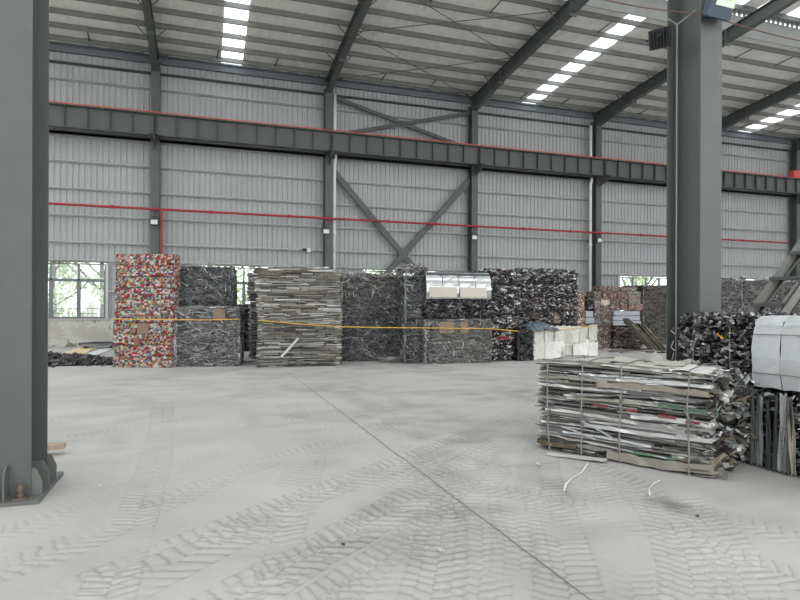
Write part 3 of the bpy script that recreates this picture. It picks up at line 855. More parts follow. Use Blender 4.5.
_cache = {}
def cached(key, fn):
    if key not in _cache: _cache[key] = fn()
    return _cache[key]
def edge_place(a, b_, D):
    """front edge from floor point a to b: centre, length, heading"""
    a, b_ = np.array(a[:2]), np.array(b_[:2]); d = b_ - a; L = float(np.hypot(*d)); an = math.atan2(d[1], d[0])
    n = np.array([-d[1], d[0]]) / L; c = (a + b_) / 2 + n * D / 2
    return c, L, an
def bale(kind, label, c, L, D, H, z, an, seed, group=None, name='scrap_bale', cols=None, ntie=3, dens=1.0, cat='bale', core_col=None, sz=(.04, .16)):
    t = thing(name, label, cat, (c[0], c[1], z), an, group)
    vol = L * H * 1.6 + 2 * D * H + L * D
    if kind == 'wire':
        core(L, D, H, .03, core_col or rgb(58, 58, 59)).build('bale_core', SCRAPM, t)
        m_wire(L, D, H, int(230 * vol * dens), cols or WIREC, seed).build('wire_strands', SCRAP, t, kind='stuff')
    elif kind == 'strip':
        core(L, D, H, .05, core_col or rgb(52, 49, 45)).build('bale_core', SCRAPM, t)
        m_strips(L, D, H, cols or PROFC, seed).build('pressed_profiles', SCRAP, t, kind='stuff')
    elif kind == 'cast':
        core(L, D, H, .04, core_col or rgb(24, 24, 25)).build('bale_core', SCRAPM, t)
        m_chunks(L, D, H, int(170 * vol * dens), cols or CASTC, seed, sz).build('casting_fragments', SCRAP, t, kind='stuff')
    elif kind == 'plain':
        core(L, D, H, .03, core_col or rgb(80, 80, 80)).build('bale_core', SCRAPM, t)
    elif kind == 'can':
        m_cans(L, D, H, cols or CANC, seed, .052).build('crushed_cans', CANS, t, kind='stuff')
        onebox('bale_core', SCRAPM, t, -L / 2 + .03, L / 2 - .03, -D / 2 + .03, D / 2 - .03, .004, H - .03)
    if ntie: ties(t, L, D, H, [L * ((i + .5) / ntie - .5) for i in range(ntie)], seed=seed)
    return t

# warped sheet meshes shared by panels (unit size x: -.5..+.5, z: 0..1, thickness in y)
def sheet_mesh(seed, nx=10, nz=8, amp=.03, th=.012, m=None, flat=False):
    r = rng(seed); ph = [r.uniform(0, 6.28) for _ in range(6)]; b = MB(); vs = []
    for side in (0, 1):
        for j in range(nz + 1):
            for i in range(nx + 1):
                x, z = i / nx - .5, j / nz
                y = amp * (math.sin(x * 5 + ph[0]) * .5 + math.sin(z * 6 + x * 3 + ph[1]) * .4 + math.sin(x * 13 + z * 9 + ph[2]) * .25) + (r.uniform(-.15, .15) * amp if side == 0 else 0)
                ex = .012 * math.sin(z * 9 + ph[3]) if i in (0, nx) else 0
                ez = .02 * math.sin(x * 11 + ph[4]) if j in (0, nz) else 0
                vs.append((x + ex, y + side * th, z + ez))
    N1 = (nx + 1) * (nz + 1); fs = []
    for j in range(nz):
        for i in range(nx):
            a = j * (nx + 1) + i
            fs.append((a, a + 1, a + nx + 2, a + nx + 1)); fs.append((a + N1, a + N1 + nx + 1, a + N1 + nx + 2, a + N1 + 1))
    rim = [i for i in range(nx + 1)] + [j * (nx + 1) + nx for j in range(1, nz + 1)] + [nz * (nx + 1) + i for i in range(nx - 1, -1, -1)] + [j * (nx + 1) for j in range(nz - 1, 0, -1)]
    for a, c in zip(rim, rim[1:] + rim[:1]): fs.append((a, a + N1, c + N1, c))
    b.add(vs, fs)
    return b.mesh('warped_sheet', m)
SHEETS = [sheet_mesh(i, m=OBJP) for i in range(6)]
# dented aluminium profile meshes: unit length in x, cross-section unit in y,z
def profile_mesh(seed, kind, nx=9):
    r = rng(seed); b = MB()
    if kind == 0: sec = [(-.5, 0), (.5, 0), (.5, 1), (-.5, 1)]
    elif kind == 1: sec = [(-.5, 0), (.5, 0), (.5, 1), (-.5, 1), (-.5, .78), (.3, .78), (.3, .22), (-.5, .22)]
    elif kind == 2: sec = [(-.5, .1), (-.42, 0), (.5, 0), (.5, 1), (-.38, 1), (-.5, .86), (-.46, .6), (-.4, .5), (-.46, .4)]
    else: sec = [(-.5, 0), (.5, .2), (.5, .62), (-.1, .42), (-.5, 1), (-.56, .9)]
    n = len(sec); vs = []
    ph = r.uniform(0, 6.28)
    for i in range(nx + 1):
        x = i / nx - .5; bend = .16 * math.sin(x * 4 + ph) + r.uniform(-.06, .06); sq = r.uniform(.75, 1.05)
        for (y, z) in sec:
            vs.append((x + (r.uniform(-.012, .012) if i in (0, nx) else 0), y + bend * .5 + r.uniform(-.05, .05), z * sq + bend))
    fs = []
    for i in range(nx):
        for k in range(n):
            a, c = i * n + k, i * n + (k + 1) % n; fs.append((a, a + n, c + n, c))
    fs.append(tuple(range(n))); fs.append(tuple(range((nx + 1) * n - 1, nx * n - 1, -1)))
    b.add(vs, fs); return b.mesh('dented_profile', OBJM)
PROFILES = [profile_mesh(i, i % 4) for i in range(12)]
# crumpled fragment meshes
def fragment_mesh(seed):
    r = rng(seed); b = MB(); k = seed % 3
    if k == 0:
        n = 5; vs = []
        for i in range(n + 1):
            x = i / n - .5; y0 = r.uniform(-.25, .25); z0 = r.uniform(-.25, .25); w = r.uniform(.18, .4)
            vs += [(x, y0 - w, z0 - .12), (x, y0 + w, z0 - .05), (x, y0 + w * .8, z0 + .12), (x, y0 - w * .7, z0 + .1)]
        fs = [(0, 1, 2, 3), tuple(range(4 * n + 3, 4 * n - 1, -1))]
        for i in range(n):
            for j in range(4): a, c = 4 * i + j, 4 * i + (j + 1) % 4; fs.append((a, a + 4, c + 4, c))
        b.add(vs, fs)
    elif k == 1:
        pts = [(i / 4 - .5, r.uniform(-.3, .3), r.uniform(-.3, .3)) for i in range(5)]
        b.tube(pts, .16, 6, rs=[r.uniform(.1, .24) for _ in range(5)])
    else:
        vs = [(r.uniform(-.5, .5) if False else (sx * .5 * r.uniform(.5, 1.1)), sy * .5 * r.uniform(.4, 1.1), sz * .5 * r.uniform(.3, 1.1)) for sx in (-1, 1) for sy in (-1, 1) for sz in (-1, 1)]
        b.add(vs, [(0, 1, 3, 2), (4, 6, 7, 5), (0, 4, 5, 1), (2, 3, 7, 6), (0, 2, 6, 4), (1, 5, 7, 3)])
    return b.mesh('crumpled_fragment', OBJM)
FRAGS = [fragment_mesh(i) for i in range(12)]
def piece(name, me, parent, loc, rot, scale, col):
    o = bpy.data.objects.new(name, me); COL.objects.link(o); o.parent = parent
    o.location = loc; o.rotation_euler = rot; o.scale = scale; o.color = (*col, 1)
    return o

# ------------------------------------------------------------------ near bale of aluminium profiles
N0, N1, N2 = fl(537, 448), fl(715, 480), fl(752, 463)
ND = .93
c, NL, NA = edge_place(N0, N1, ND)
NH = 1.04
nb = thing('profile_bale', 'large near bale of flattened white and silver aluminium profiles tied with wire', 'bale', (c[0], c[1], 0), NA)
onebox('bale_core', DARKM, nb, -NL / 2 + .1, NL / 2 - .1, -ND / 2 + .12, ND / 2 - .05, .02, NH - .07)
onebox('bale_core', DARKM, nb, NL / 2 - .15, NL / 2 - .02, -ND / 2 + .25, ND / 2 - .03, .02, NH - .08)
r = rng(77)
NEARC = [rgb(218, 219, 218)] * 4 + [rgb(196, 196, 194)] * 4 + [rgb(170, 169, 166)] * 4 + [rgb(140, 137, 130)] * 3 + [rgb(178, 173, 163)] * 3 + [rgb(106, 103, 98)] * 2 + [rgb(232, 233, 233)] * 2
z = .02; npz = 0
while z < NH - .06:
    th = r.choice([.011, .014, .018, .022, .026, .034])
    x = -NL / 2 + r.uniform(-.03, .05)
    while x < NL / 2 - .08:
        l = min(r.choice([.25, .4, .6, .8, 1.1, 1.5]) * r.uniform(.8, 1.2), NL / 2 - x + r.uniform(-.06, .0))
        if l > .06:
            dp = r.uniform(.12, .24); y = -ND / 2 + dp / 2 + r.uniform(-.01, .05)
            tl = r.gauss(0, .012) if r.random() < .85 else r.uniform(-.06, .06)
            piece('aluminium_profile', r.choice(PROFILES), nb, (x + l / 2, y, z + r.uniform(-.006, .006)), (r.gauss(0, .08), tl, r.gauss(0, .012)), (l, dp, th * r.uniform(.75, 1.15)), r.choice(NEARC)); npz += 1
        x += l + r.uniform(-.06, .05)
    z += th * .93
# wide flattened boards that read as big bands
for (x0, x1, z0, th, col, tl) in [(-.10, .92, .03, .095, rgb(168, 163, 152), .0), (-.92, -.45, .06, .055, rgb(112, 100, 84), -.01), (-.6, .35, .20, .03, rgb(222, 224, 224), .02),
                                  (-.35, .9, .30, .04, rgb(216, 217, 216), .0), (-.8, .2, .40, .03, rgb(206, 206, 202), .03), (.15, .9, .44, .045, rgb(226, 227, 226), -.01),
                                  (-.9, .1, .66, .028, rgb(214, 214, 210), .01), (-.2, .88, .70, .06, rgb(158, 151, 137), .0), (.0, .9, .77, .035, rgb(228, 229, 227), .0),
                                  (-.9, -.1, .74, .03, rgb(178, 174, 164), .0), (-.55, .5, .56, .026, rgb(190, 186, 176), -.02)]:
    piece('aluminium_profile', PROFILES[(int(z0 * 100)) % 3 * 4], nb, ((x0 + x1) / 2, -ND / 2 + .06, z0 * 1.11), (0, tl, 0), (x1 - x0, .17, th), col)
for (x0, z0, l, a) in [(-.38, .30, .42, .38), (-.62, .25, .4, .22)]:
    piece('loose_strip', PROFILES[3], nb, (x0 + l / 2, -ND / 2 - .025, z0), (0, a, 0), (l, .03, .020), rgb(206, 207, 206))
# red and green printed film on some profiles
for (x0, l, z0, hgt, col, nm) in [(-.25, .16, .505, .030, rgb(122, 66, 66), 'red_label'), (.10, .12, .49, .034, rgb(124, 64, 66), 'red_label'), (.42, .17, .475, .034, rgb(124, 66, 68), 'red_label'),
                                  (.68, .20, .455, .026, rgb(118, 62, 64), 'red_label'), (.42, .2, .565, .05, rgb(82, 106, 92), 'green_label'), (.66, .2, .545, .05, rgb(86, 108, 94), 'green_label'), (.18, .4, .115, .022, rgb(88, 128, 104), 'green_label')]:
    piece(nm, SHEETS[1], nb, (x0 + l / 2, -ND / 2 - .03, z0 * 1.11), (0, .01, 0), (l, .2, hgt), col)
# crumpled end
for i in range(290):
    y = r.uniform(-ND / 2 + .02, ND / 2 + .06); z = r.uniform(.05, NH - .05); s = r.choice([.05, .07, .09, .12]) * r.uniform(.8, 1.2)
    g = r.choice([rgb(86, 84, 80), rgb(116, 113, 107), rgb(146, 143, 135), rgb(168, 167, 162), rgb(60, 58, 55), rgb(124, 115, 102), rgb(200, 200, 197), rgb(126, 134, 134)])
    piece('crushed_end', r.choice(FRAGS), nb, (NL / 2 - .035 + .155 * (y + ND / 2) + r.uniform(-.03, .03), y, z), (r.uniform(-.6, .6), r.uniform(-.9, .9), r.uniform(-1.4, 1.4)), (s * r.uniform(.8, 1.7), s * r.uniform(.5, 1), s * r.uniform(.4, .8)), g)
# sheets lying on top
for (x, y, l, w, rz, dz, col, k, tilt) in [(-.5, -.2, .85, .5, .05, .0, rgb(196, 194, 187), 0, .0), (.25, -.2, .9, .5, -.02, .005, rgb(212, 212, 208), 1, .0), (.72, -.17, .42, .55, .0, .015, rgb(226, 227, 225), 2, .01),
                                         (-.1, .15, 1.2, .5, .04, .0, rgb(200, 198, 191), 3, .0), (.1, .22, .8, .4, .1, .03, rgb(186, 182, 172), 4, .03), (.62, .22, .4, .4, .0, .0, rgb(170, 168, 162), 5, .0), (-.6, .2, .5, .45, -.1, .005, rgb(184, 180, 170), 5, .0)]:
    piece('top_sheet', SHEETS[k], nb, (x, y - w / 2, NH - .055 + dz), (-math.radians(90) + tilt, 0, rz), (l, .6, w), col)
piece('curled_sheet', SHEETS[4], nb, (.28, .16, NH - .03), (-math.radians(84), .03, -.12), (.5, 2.2, .28), rgb(168, 166, 160))
def along_front(px):
    best = min(range(401), key=lambda k: abs((lambda q: CXP + FPX * (q @ _r) / (q @ _fw) - px)(N0 + (N1 - N0) * k / 400 - _C)))
    return -NL / 2 + NL * best / 400
NTX = [along_front(q) for q in (549, 583, 621, 689)]
ties(nb, NL, ND, NH - .02, NTX, rad=.009, seed=4, m=mat('bright_tie_wire', rgb(138, 136, 130), .45, .3))
for i, x in enumerate(NTX):
    b = MB(); y = -ND / 2 - .035; zz = [.42, .40, .62, .5][i]
    b.tube([(x - .02, y, zz + .1), (x + .02, y - .01, zz + .05), (x - .015, y, zz), (x + .025, y - .01, zz - .04), (x, y, zz - .12)], .007, 4); b.tube([(x, y, zz), (x + .06, y - .02, zz + .08)], .005, 4)
    b.build('wire_knot', _M['bright_tie_wire'], nb)
c2 = fl(577, 458); p = link('loose_plate', SHEETS[2]); p.location = (c2[0] + .05, c2[1] + .04, .012); p.rotation_euler = (math.radians(88), 0, NA + .12); p.scale = (.62, .35, .16); p.color = (*rgb(198, 199, 196), 1)
tag(p, 'flat pale metal offcut lying on floor under the near bale', 'metal offcut')

# ------------------------------------------------------------------ row of bales right of the near bale
ux = 5.40
def side_bale(kind, label, y0, y1, z, H, seed, **k):
    return bale(kind, label, (ux + .55, (y0 + y1) / 2), y1 - y0, 1.1, H, z, -math.pi / 2, seed, **k)
OC = [rgb(34, 35, 37), rgb(52, 53, 55), rgb(74, 75, 76), rgb(22, 23, 25), rgb(100, 100, 99), rgb(140, 140, 138), rgb(60, 56, 54), rgb(172, 173, 172)]
ob = side_bale('cast', 'near dark bale of black and silver castings beside the steel column', 4.58, 5.56, .78, .76, 31, cols=OC, dens=4.5, name='casting_bale', ntie=2, sz=(.02, .065))
ob2 = side_bale('cast', 'dark casting bale on the floor behind the near profile bale', 4.58, 5.42, 0, .775, 32, cols=OC, dens=2, sz=(.03, .09), name='casting_bale', ntie=0)
r = rng(9)
for i in range(120):
    s = r.uniform(.04, .10)
    piece('casting', r.choice(FRAGS), ob, (r.uniform(-.5, .5), -.55 + r.uniform(-.03, .03), r.uniform(.08, .70)), (r.uniform(-1, 1), r.uniform(-1, 1), r.uniform(-2, 2)), (s, s * r.uniform(.4, 1), s * r.uniform(.4, .9)), r.choice(OC))
piece('yellow_fragment', FRAGS[0], ob, (.12, -.58, .53), (.3, .7, .4), (.09, .05, .05), rgb(224, 176, 40))
piece('bent_strip', PROFILES[1], ob, (-.38, -.56, .38), (0, 1.15, .1), (.4, .03, .03), rgb(168, 162, 150))
piece('bent_strip', PROFILES[2], ob, (-.22, -.57, .42), (0, -1.1, .1), (.3, .05, .04), rgb(130, 126, 118))
for i in range(3):
    b = MB(); b.tube([(-.54, -.56, .12 + .2 * i), (-.62, -.55, .16 + .2 * i), (-.60, -.53, .30 + .15 * i)], .009, 4); b.build('stray_wire', TIE, ob)
# upper white sheet bale
pb = side_bale('plain', 'bale wrapped in white sheet metal at the right edge, upper of two', 3.3, 4.56, .80, .72, 33, cols=OC, name='sheet_bale', ntie=0)
b = MB()
def wrap_mesh(L, D, H, nx, seed, bulge=.05, round_=.12, cover=1.0, m=OBJP, x0=None, x1=None):
    """sheet wrapped over the front face and the top: cross-section in y,z swept along x"""
    r_ = rng(seed); b = MB(); sec = []
    for i in range(7):
        f = i / 6; sec.append((-D / 2 - .015 - bulge * math.sin(math.pi * f), .02 + (H - round_ - .02) * f))
    for i in range(1, 7):
        a = i / 6 * math.pi / 2; sec.append((-D / 2 - .015 + round_ * (1 - math.cos(a)), H - round_ + round_ * math.sin(a)))
    for i in range(1, 5): sec.append((-D / 2 + round_ + (D * cover - round_) * i / 4, H + .0))
    n = len(sec); vs = []
    x0 = -L / 2 - .01 if x0 is None else x0; x1 = L / 2 + .01 if x1 is None else x1
    for i in range(nx + 1):
        x = x0 + (x1 - x0) * i / nx; ph = r_.uniform(0, 6)
        for j, (y, z) in enumerate(sec):
            e = .008 if i in (0, nx) else 0
            vs.append((x + .006 * math.sin(j * 1.7 + ph), y + e + r_.uniform(-.006, .006), z - e + r_.uniform(-.006, .006)))
    fs = [(i * n + j, i * n + n + j, i * n + n + j + 1, i * n + j + 1) for i in range(nx) for j in range(n - 1)]
    b.add(vs, fs); me = b.mesh('wrapped_sheet', m); return me
for i in range(4):
    xa, xb = -.63 + .315 * i, -.63 + .315 * (i + 1)
    o = link('white_panel', wrap_mesh(1.26, 1.1, .74, 3, 50 + i, .035, .12, .8, OBJP, xa + .004, xb - .004), pb); o.color = (*rgb(196, 199, 200), 1)
    s = o.modifiers.new('thick', 'SOLIDIFY'); s.thickness = .008
for zc in (.16, .55):
    b = MB(); b.tube([(-.6, -.60, zc), (-.2, -.612, zc + .01), (.2, -.612, zc), (.6, -.6, zc + .01)], .006, 4); b.build('tie_wire', TIE, pb)
r = rng(12)
for i in range(7):
    piece('crumpled_foil', SHEETS[i % 6], pb, (r.uniform(-.4, .45), r.uniform(-.45, .1), .735), (math.radians(80) + r.gauss(0, .15), r.gauss(0, .1), r.uniform(-.6, .6)), (r.uniform(.2, .4), 1.5, r.uniform(.15, .3)), rgb(186, 186, 180))
# lower bale with upright slats
pl = side_bale('cast', 'dark bale with upright grey slats at right edge, lower of two', 3.3, 4.56, 0, .785, 34, cols=OC + [rgb(196, 197, 196), rgb(168, 150, 148)], dens=3, name='slat_bale', ntie=0, sz=(.02, .06))
for (x, w, h_, col, tl) in [(-.60, .05, .74, rgb(84, 86, 87), .0), (-.53, .085, .70, rgb(116, 119, 121), .01), (-.42, .05, .68, rgb(44, 46, 48), -.02), (-.355, .05, .72, rgb(60, 62, 63), .02), (-.29, .06, .75, rgb(150, 152, 152), .05), (-.245, .035, .73, rgb(118, 120, 120), .06), (-.15, .055, .66, rgb(158, 152, 138), -.06), (-.19, .03, .72, rgb(70, 70, 70), 0)]:
    piece('slat', SHEETS[int(abs(x) * 100) % 6], pl, (x, -.61, .03), (0, tl, 0), (w, .6, h_), col)
r = rng(5)
for i in range(90):
    s = r.uniform(.04, .10)
    piece('metal_shred', r.choice(FRAGS), pl, (r.uniform(-.12, .62), -.56 + r.uniform(-.03, .03), r.uniform(.07, .72)), (r.uniform(-.5, .5), r.uniform(-.5, .5), r.uniform(-.5, .5)), (s * 1.8, s * .7, s * .35), r.choice(OC + [rgb(206, 207, 206), rgb(190, 190, 188)]))
for zc in (.16, .6):
    b = MB(); b.tube([(-.63, -.60, zc), (-.3, -.605, zc + .01), (.1, -.605, zc - .01), (.6, -.6, zc)], .005, 4); b.build('tie_wire', TIE, pl)

# ------------------------------------------------------------------ far row: tall stack of crushed can bales
a0, a1 = fl(112.5, 367.3), fl(171.5, 367.7)
cA, LA, anA = edge_place(a0, a1, .42)
rA = rng(1); hA = 3.06 / 10
for i in range(10):
    g = 9 - i
    dx = (.0, .0, .0, .0, .03, .035, .03, .07, .075, .07)[i]
    lab = 'crushed can bale, ' + ('topmost' if g == 0 else 'lowest' if i == 0 else ORD[g] + ' from the top') + ' in the tall red and white stack'
    cc = cA + np.array([math.cos(anA), math.sin(anA)]) * dx + np.array([0, rA.uniform(-.03, .03)])
    t = bale('can', lab, cc, LA * rA.uniform(.98, 1.0), .42, hA - .014, i * hA, anA, 100 + i, group='bales of the tall can stack', name='can_bale', ntie=0)
    b = MB(); b.tube([(-LA / 2, -.225, hA * .5), (0, -.232, hA * .47), (LA / 2, -.225, hA * .5)], .004, 4); b.build('tie_wire', TIE, t)
    if i == 3: onebox('cardboard_patch', CARD, t, -.12, .18, -.245, -.23, -.02, .25)
    if i == 2: onebox('cardboard_patch', mat('brown_patch', rgb(140, 96, 78), .9), t, -.18, -.05, -.245, -.23, .02, .17)
# grey wire bales beside it
def stack_at(px0, py0, px1, py1, D): return edge_place(fl(px0, py0), fl(px1, py1), D)
GW = 'grey wire bales beside the can stack'
c, L, an = stack_at(175.5, 367, 239, 366, 1.5)
FOILC = [rgb(136, 136, 134), rgb(154, 154, 152), rgb(114, 114, 112), rgb(180, 180, 178), rgb(94, 94, 93), rgb(200, 200, 198)]
t = bale('wire', 'tangled grey wire bale at the bottom, right of the can stack', c, L, 1.5, .80, 0, an, 201, GW, 'wire_bale', cols=FOILC, core_col=rgb(84, 84, 84))
t = bale('wire', 'shiny grey wire bale with a brown cardboard patch, middle of its stack', c, L * .99, 1.5, .80, .805, an, 202, GW, 'wire_bale', cols=FOILC, core_col=rgb(84, 84, 84))
onebox('cardboard_patch', CARD, t, .14, .46, -.80, -.78, .46, .76)
t = bale('wire', 'dark grey wire bale on top, right of the can stack', c + np.array([-.08, .1]), L * .86, 1.3, 1.10, 1.61, an, 203, GW, 'wire_bale', cols=WIRED + WIREC[:2], core_col=rgb(68, 68, 68))
b = MB(); rr = rng(8)
for i in range(26):
    x = rr.uniform(-.65, .4); b.tube([(x, rr.uniform(-.5, .2), 1.09), (x + rr.uniform(-.1, .1), -.3, 1.14 + rr.uniform(0, .14)), (x + rr.uniform(-.25, .25), -.3, 1.12 + rr.uniform(0, .1))], .009, 3, rr.choice(SILVER))
b.build('loose_wires', SCRAP, t, kind='stuff')
# dark scrap in the gap
c, L, an = stack_at(236, 352, 262, 351, 1.2)
GC = 'dark bales in the gap'
bale('cast', 'black motor scrap bale on the floor in the gap between wire and profile stacks', c, L, 1.2, .85, 0, an, 211, GC, 'casting_bale', cols=OC[:5])
bale('cast', 'black motor scrap bale on top in the gap between wire and profile stacks', c + np.array([.25, 0]), L * .8, 1.1, .85, .855, an, 212, GC, 'casting_bale', cols=OC[:5])
P = fl(245, 360); p = link('loose_plate', SHEETS[0]); p.location = (P[0], P[1], .01); p.rotation_euler = (math.radians(89), 0, .2); p.scale = (.5, .3, .5); p.color = (*rgb(206, 208, 208), 1)
tag(p, 'pale scrap sheet on the floor in the gap beside the profile stack', 'metal offcut')
# big stack of pressed profiles
c, L, an = stack_at(257.5, 367.3, 340, 365.8, 1.9)
GD = 'stacked bales of pressed window profiles'
hD = [.66, .68, .68, .68]; z = 0
dl = ['lowest', 'second from the bottom', 'third from the bottom', 'topmost']
for i in range(4):
    off = [0, .02, 0, -.06][i]
    t = bale('strip', 'pale pressed profile bale, %s in the wide layered stack' % dl[i], c + np.array([off, 0]), L * (1.0, .99, 1.0, 1.02)[i], 1.9, hD[i] - .006, z, an, 220 + i, GD, 'profile_bale')
    if i == 3:
        rr = rng(4)
        for k in range(16):
            piece('loose_strip', rr.choice(PROFILES), t, (rr.uniform(-.85, .85), rr.uniform(-.9, .2), hD[i] + rr.uniform(-.01, .05)), (0, rr.gauss(0, .06), rr.gauss(0, .35)), (rr.uniform(.3, .9), rr.uniform(.05, .16), .03), rr.choice([rgb(216, 216, 212), rgb(180, 178, 172), rgb(150, 146, 138)]))
    z += hD[i]
c5, L5, an5 = stack_at(249, 360.5, 268, 360, 1.0)
for i in range(3):
    bale('strip', 'dull pressed profile bale, %s in the row behind the wide layered stack' % ('lowest', 'middle', 'topmost')[i], c5 + np.array([(.36, .34, .28)[i], .45]), 1.0, 1.0, .90, i * .905, 0, 226 + i, 'second row of profile bales', 'profile_bale', ntie=0)
pz0 = atY(281, 356.5, c[1] - 1.02); pz1 = atY(298, 338, c[1] - 1.0)
b = MB(); v = Vector(pz1) - Vector(pz0); R = v.normalized().to_track_quat('Z', 'Y').to_matrix()
b.obox((Vector(pz0) + Vector(pz1)) / 2, (.14, .03, v.length), R); b.obox((Vector(pz0) + Vector(pz1)) / 2 + R @ Vector((.06, -.03, 0)), (.02, .05, v.length), R)
tag(b.build('loose_plank', mat('pale_plank', rgb(222, 223, 220), .5)), 'short white metal plank sticking out at a slant from the layered stack', 'plank')
# dark wire stack
c, L, an = stack_at(340.5, 361.5, 404, 360.5, 1.5)
GE = 'dark wire bales right of the layered stack'
for i, lab in enumerate(('lowest', 'middle', 'upper')):
    t = bale('wire', 'dark grey cable bale, %s of three right of the layered profile stack' % lab, c, L * (1, .98, .97)[i], 1.5, .79, i * .80, an, 230 + i, GE, 'wire_bale', cols=WIRED + WIREC[:3] if i < 2 else WIREC, core_col=rgb(52, 52, 54), dens=1.0)
    if i == 2:
        b = m_wire(L * .95, 1.4, .16, 420, SILVER + WIREC, 77, rad=.010, horiz=.2, out=.12, ln=(.4, 1.2)); o = b.build('loose_wires', SCRAP, t, kind='stuff'); o.location.z = .79
c2, L2, an2 = stack_at(405, 363.6, 424.8, 363.3, 1.0)
for i, lab in enumerate(('lowest', 'middle', 'topmost')):
    t = bale('wire', 'narrow upright dark wire bundle, %s of three left of the shiny wrapped bale' % lab, c2, L2, 1.0, .84, i * .845, an2, 240 + i, 'narrow wire bundles', 'wire_bundle', cols=WIRED + WIREC[:2], core_col=rgb(52, 52, 54), dens=1.2, ntie=0)
    if i == 2:
        b = m_wire(L2, 1.1, .3, 300, WIREC + SILVER[:2], 78, rad=.009, horiz=.1, out=.1, ln=(.4, 1.0)); o = b.build('loose_wires', SCRAP, t, kind='stuff'); o.location.z = .8
# loose wire heap on floor in front
P = fl(395, 362)
b = m_wire(1.5, .6, .10, 260, SILVER + WIREC, 79, rad=.008, horiz=.5, out=.05, ln=(.3, .9))
o = b.build('wire_heap', SCRAP); o.location = (P[0] + .3, P[1] - .05, 0); o.rotation_euler.z = an
tag(o, 'loose heap of grey wire on floor before the dark wire bales', 'wire heap', kind='stuff')
# stack with the sheet wrapped bale on top
c, L, an = stack_at(425.5, 364, 490.5, 362.5, 1.5)
GF = 'stack with the shiny wrapped bale'
bale('wire', 'grey tube and wire bale, lowest under the shiny wrapped bale', c, L, 1.5, .62, 0, an, 250, GF, 'wire_bale', cols=WIREC + SILVER[:3], core_col=rgb(78, 76, 73))
t = bale('wire', 'grey wire bale with cardboard patches, second under the shiny wrapped bale', c, L, 1.5, .64, .625, an, 251, GF, 'wire_bale', cols=WIREC + SILVER[:3], core_col=rgb(78, 76, 73))
for (x0, x1) in ((-.62, -.15), (.04, .28)): onebox('cardboard_patch', CARD, t, x0, x1, -.80, -.785, .26, .60)
bale('cast', 'dark flat casting bale directly under the shiny wrapped bale', c, L, 1.5, .60, 1.27, an, 252, GF, 'casting_bale', cols=CASTC[:5])
t = bale('plain', 'bale wrapped in shiny silver sheet, topmost in its stack', c, L, 1.5, .80, 1.875, an, 253, GF, 'sheet_bale', ntie=0)
for i in range(4):
    Lw = L; xa, xb = -Lw / 2 + Lw / 4 * i, -Lw / 2 + Lw / 4 * (i + 1)
    o = link('silver_panel', wrap_mesh(Lw, 1.5, .82, 4, 60 + i, .06, .26, .9, mat('shiny_sheet', rough=.25, metal=.75, ocol=True, bump=.2, bscale=8), xa + .008, xb - .008), t); o.color = (*rgb(196, 199, 200), 1)
    s = o.modifiers.new('thick', 'SOLIDIFY'); s.thickness = .01
for i in range(2):  # brownish reflection low on the wrap, painted as thin bands
    onebox('reflection_band', mat('reflection_tint', rgb(164, 159, 146), .3, .6), t, -L * .46 + i * .95, -L * .46 + .85 + i * .95, -.838, -.832, .06, .36)
# casting stacks
GG = 'casting bale stack left'
c, L, an = stack_at(488.5, 361.5, 521, 360.3, 1.5)
hG = (atY(505, 269.5, fl(505, 361)[1])[2]) / 6
for i in range(6):
    cols = CASTC + ([rgb(124, 56, 56)] if i == 1 else [])
    t = bale('cast', 'mixed dark casting bale, %s in the stack by the shiny wrapped bale' % ('lowest' if i == 0 else 'topmost' if i == 5 else ORD[5 - i] + ' from the top'), c + np.array([(.0, .02, -.02, .03, 0, .02)[i], 0]), L, 1.5, hG - .006, i * hG, an, 260 + i, GG, 'casting_bale', cols=cols, ntie=0, dens=1.5, sz=(.03, .12))
    if i == 1: piece('red_panel', SHEETS[2], t, (-.05, -.78, .18), (0, .02, 0), (.66, .8, .12), rgb(128, 50, 54))
GHn = 'casting bale stack right'
c, L, an = stack_at(521.5, 354.5, 577.5, 352.8, 1.5)
hH = (atY(549, 269.5, fl(549, 353.6)[1])[2]) / 6
for i in range(6):
    t = bale('cast', 'mixed dark casting bale, %s in the stack behind the white panel bale' % ('lowest' if i == 0 else 'topmost' if i == 5 else ORD[5 - i] + ' from the top'), c + np.array([(.0, .02, -.02, .03, 0, .02)[i], 0]), L, 1.5, hH - .006, i * hH, an, 270 + i, GHn, 'casting_bale', cols=CASTC + ([rgb(104, 62, 56)] if i in (2, 3) else []), ntie=2, dens=1.5, sz=(.03, .12))
    if i == 2: onebox('cardboard_patch', CARD, t, .15, .4, -.79, -.775, .1, .38)
# black upright strips left of the white bale
c, L, an = stack_at(519, 361.5, 535, 361, .8)
t = bale('cast', 'narrow bale of black upright strips left of the white panel bale', c, L, .5, 1.0, 0, an, 280, None, 'strip_bale', cols=OC[:4], ntie=0)
for i in range(5): piece('upright_strip', SHEETS[i], t, (-L / 2 + .06 + L / 5 * i, -.27, .02), (0, rng(i).gauss(0, .03), 0), (L / 6, .5, .9 + .03 * i), [rgb(40, 41, 43), rgb(66, 67, 69), rgb(30, 31, 32), rgb(98, 98, 96), rgb(46, 46, 48)][i])
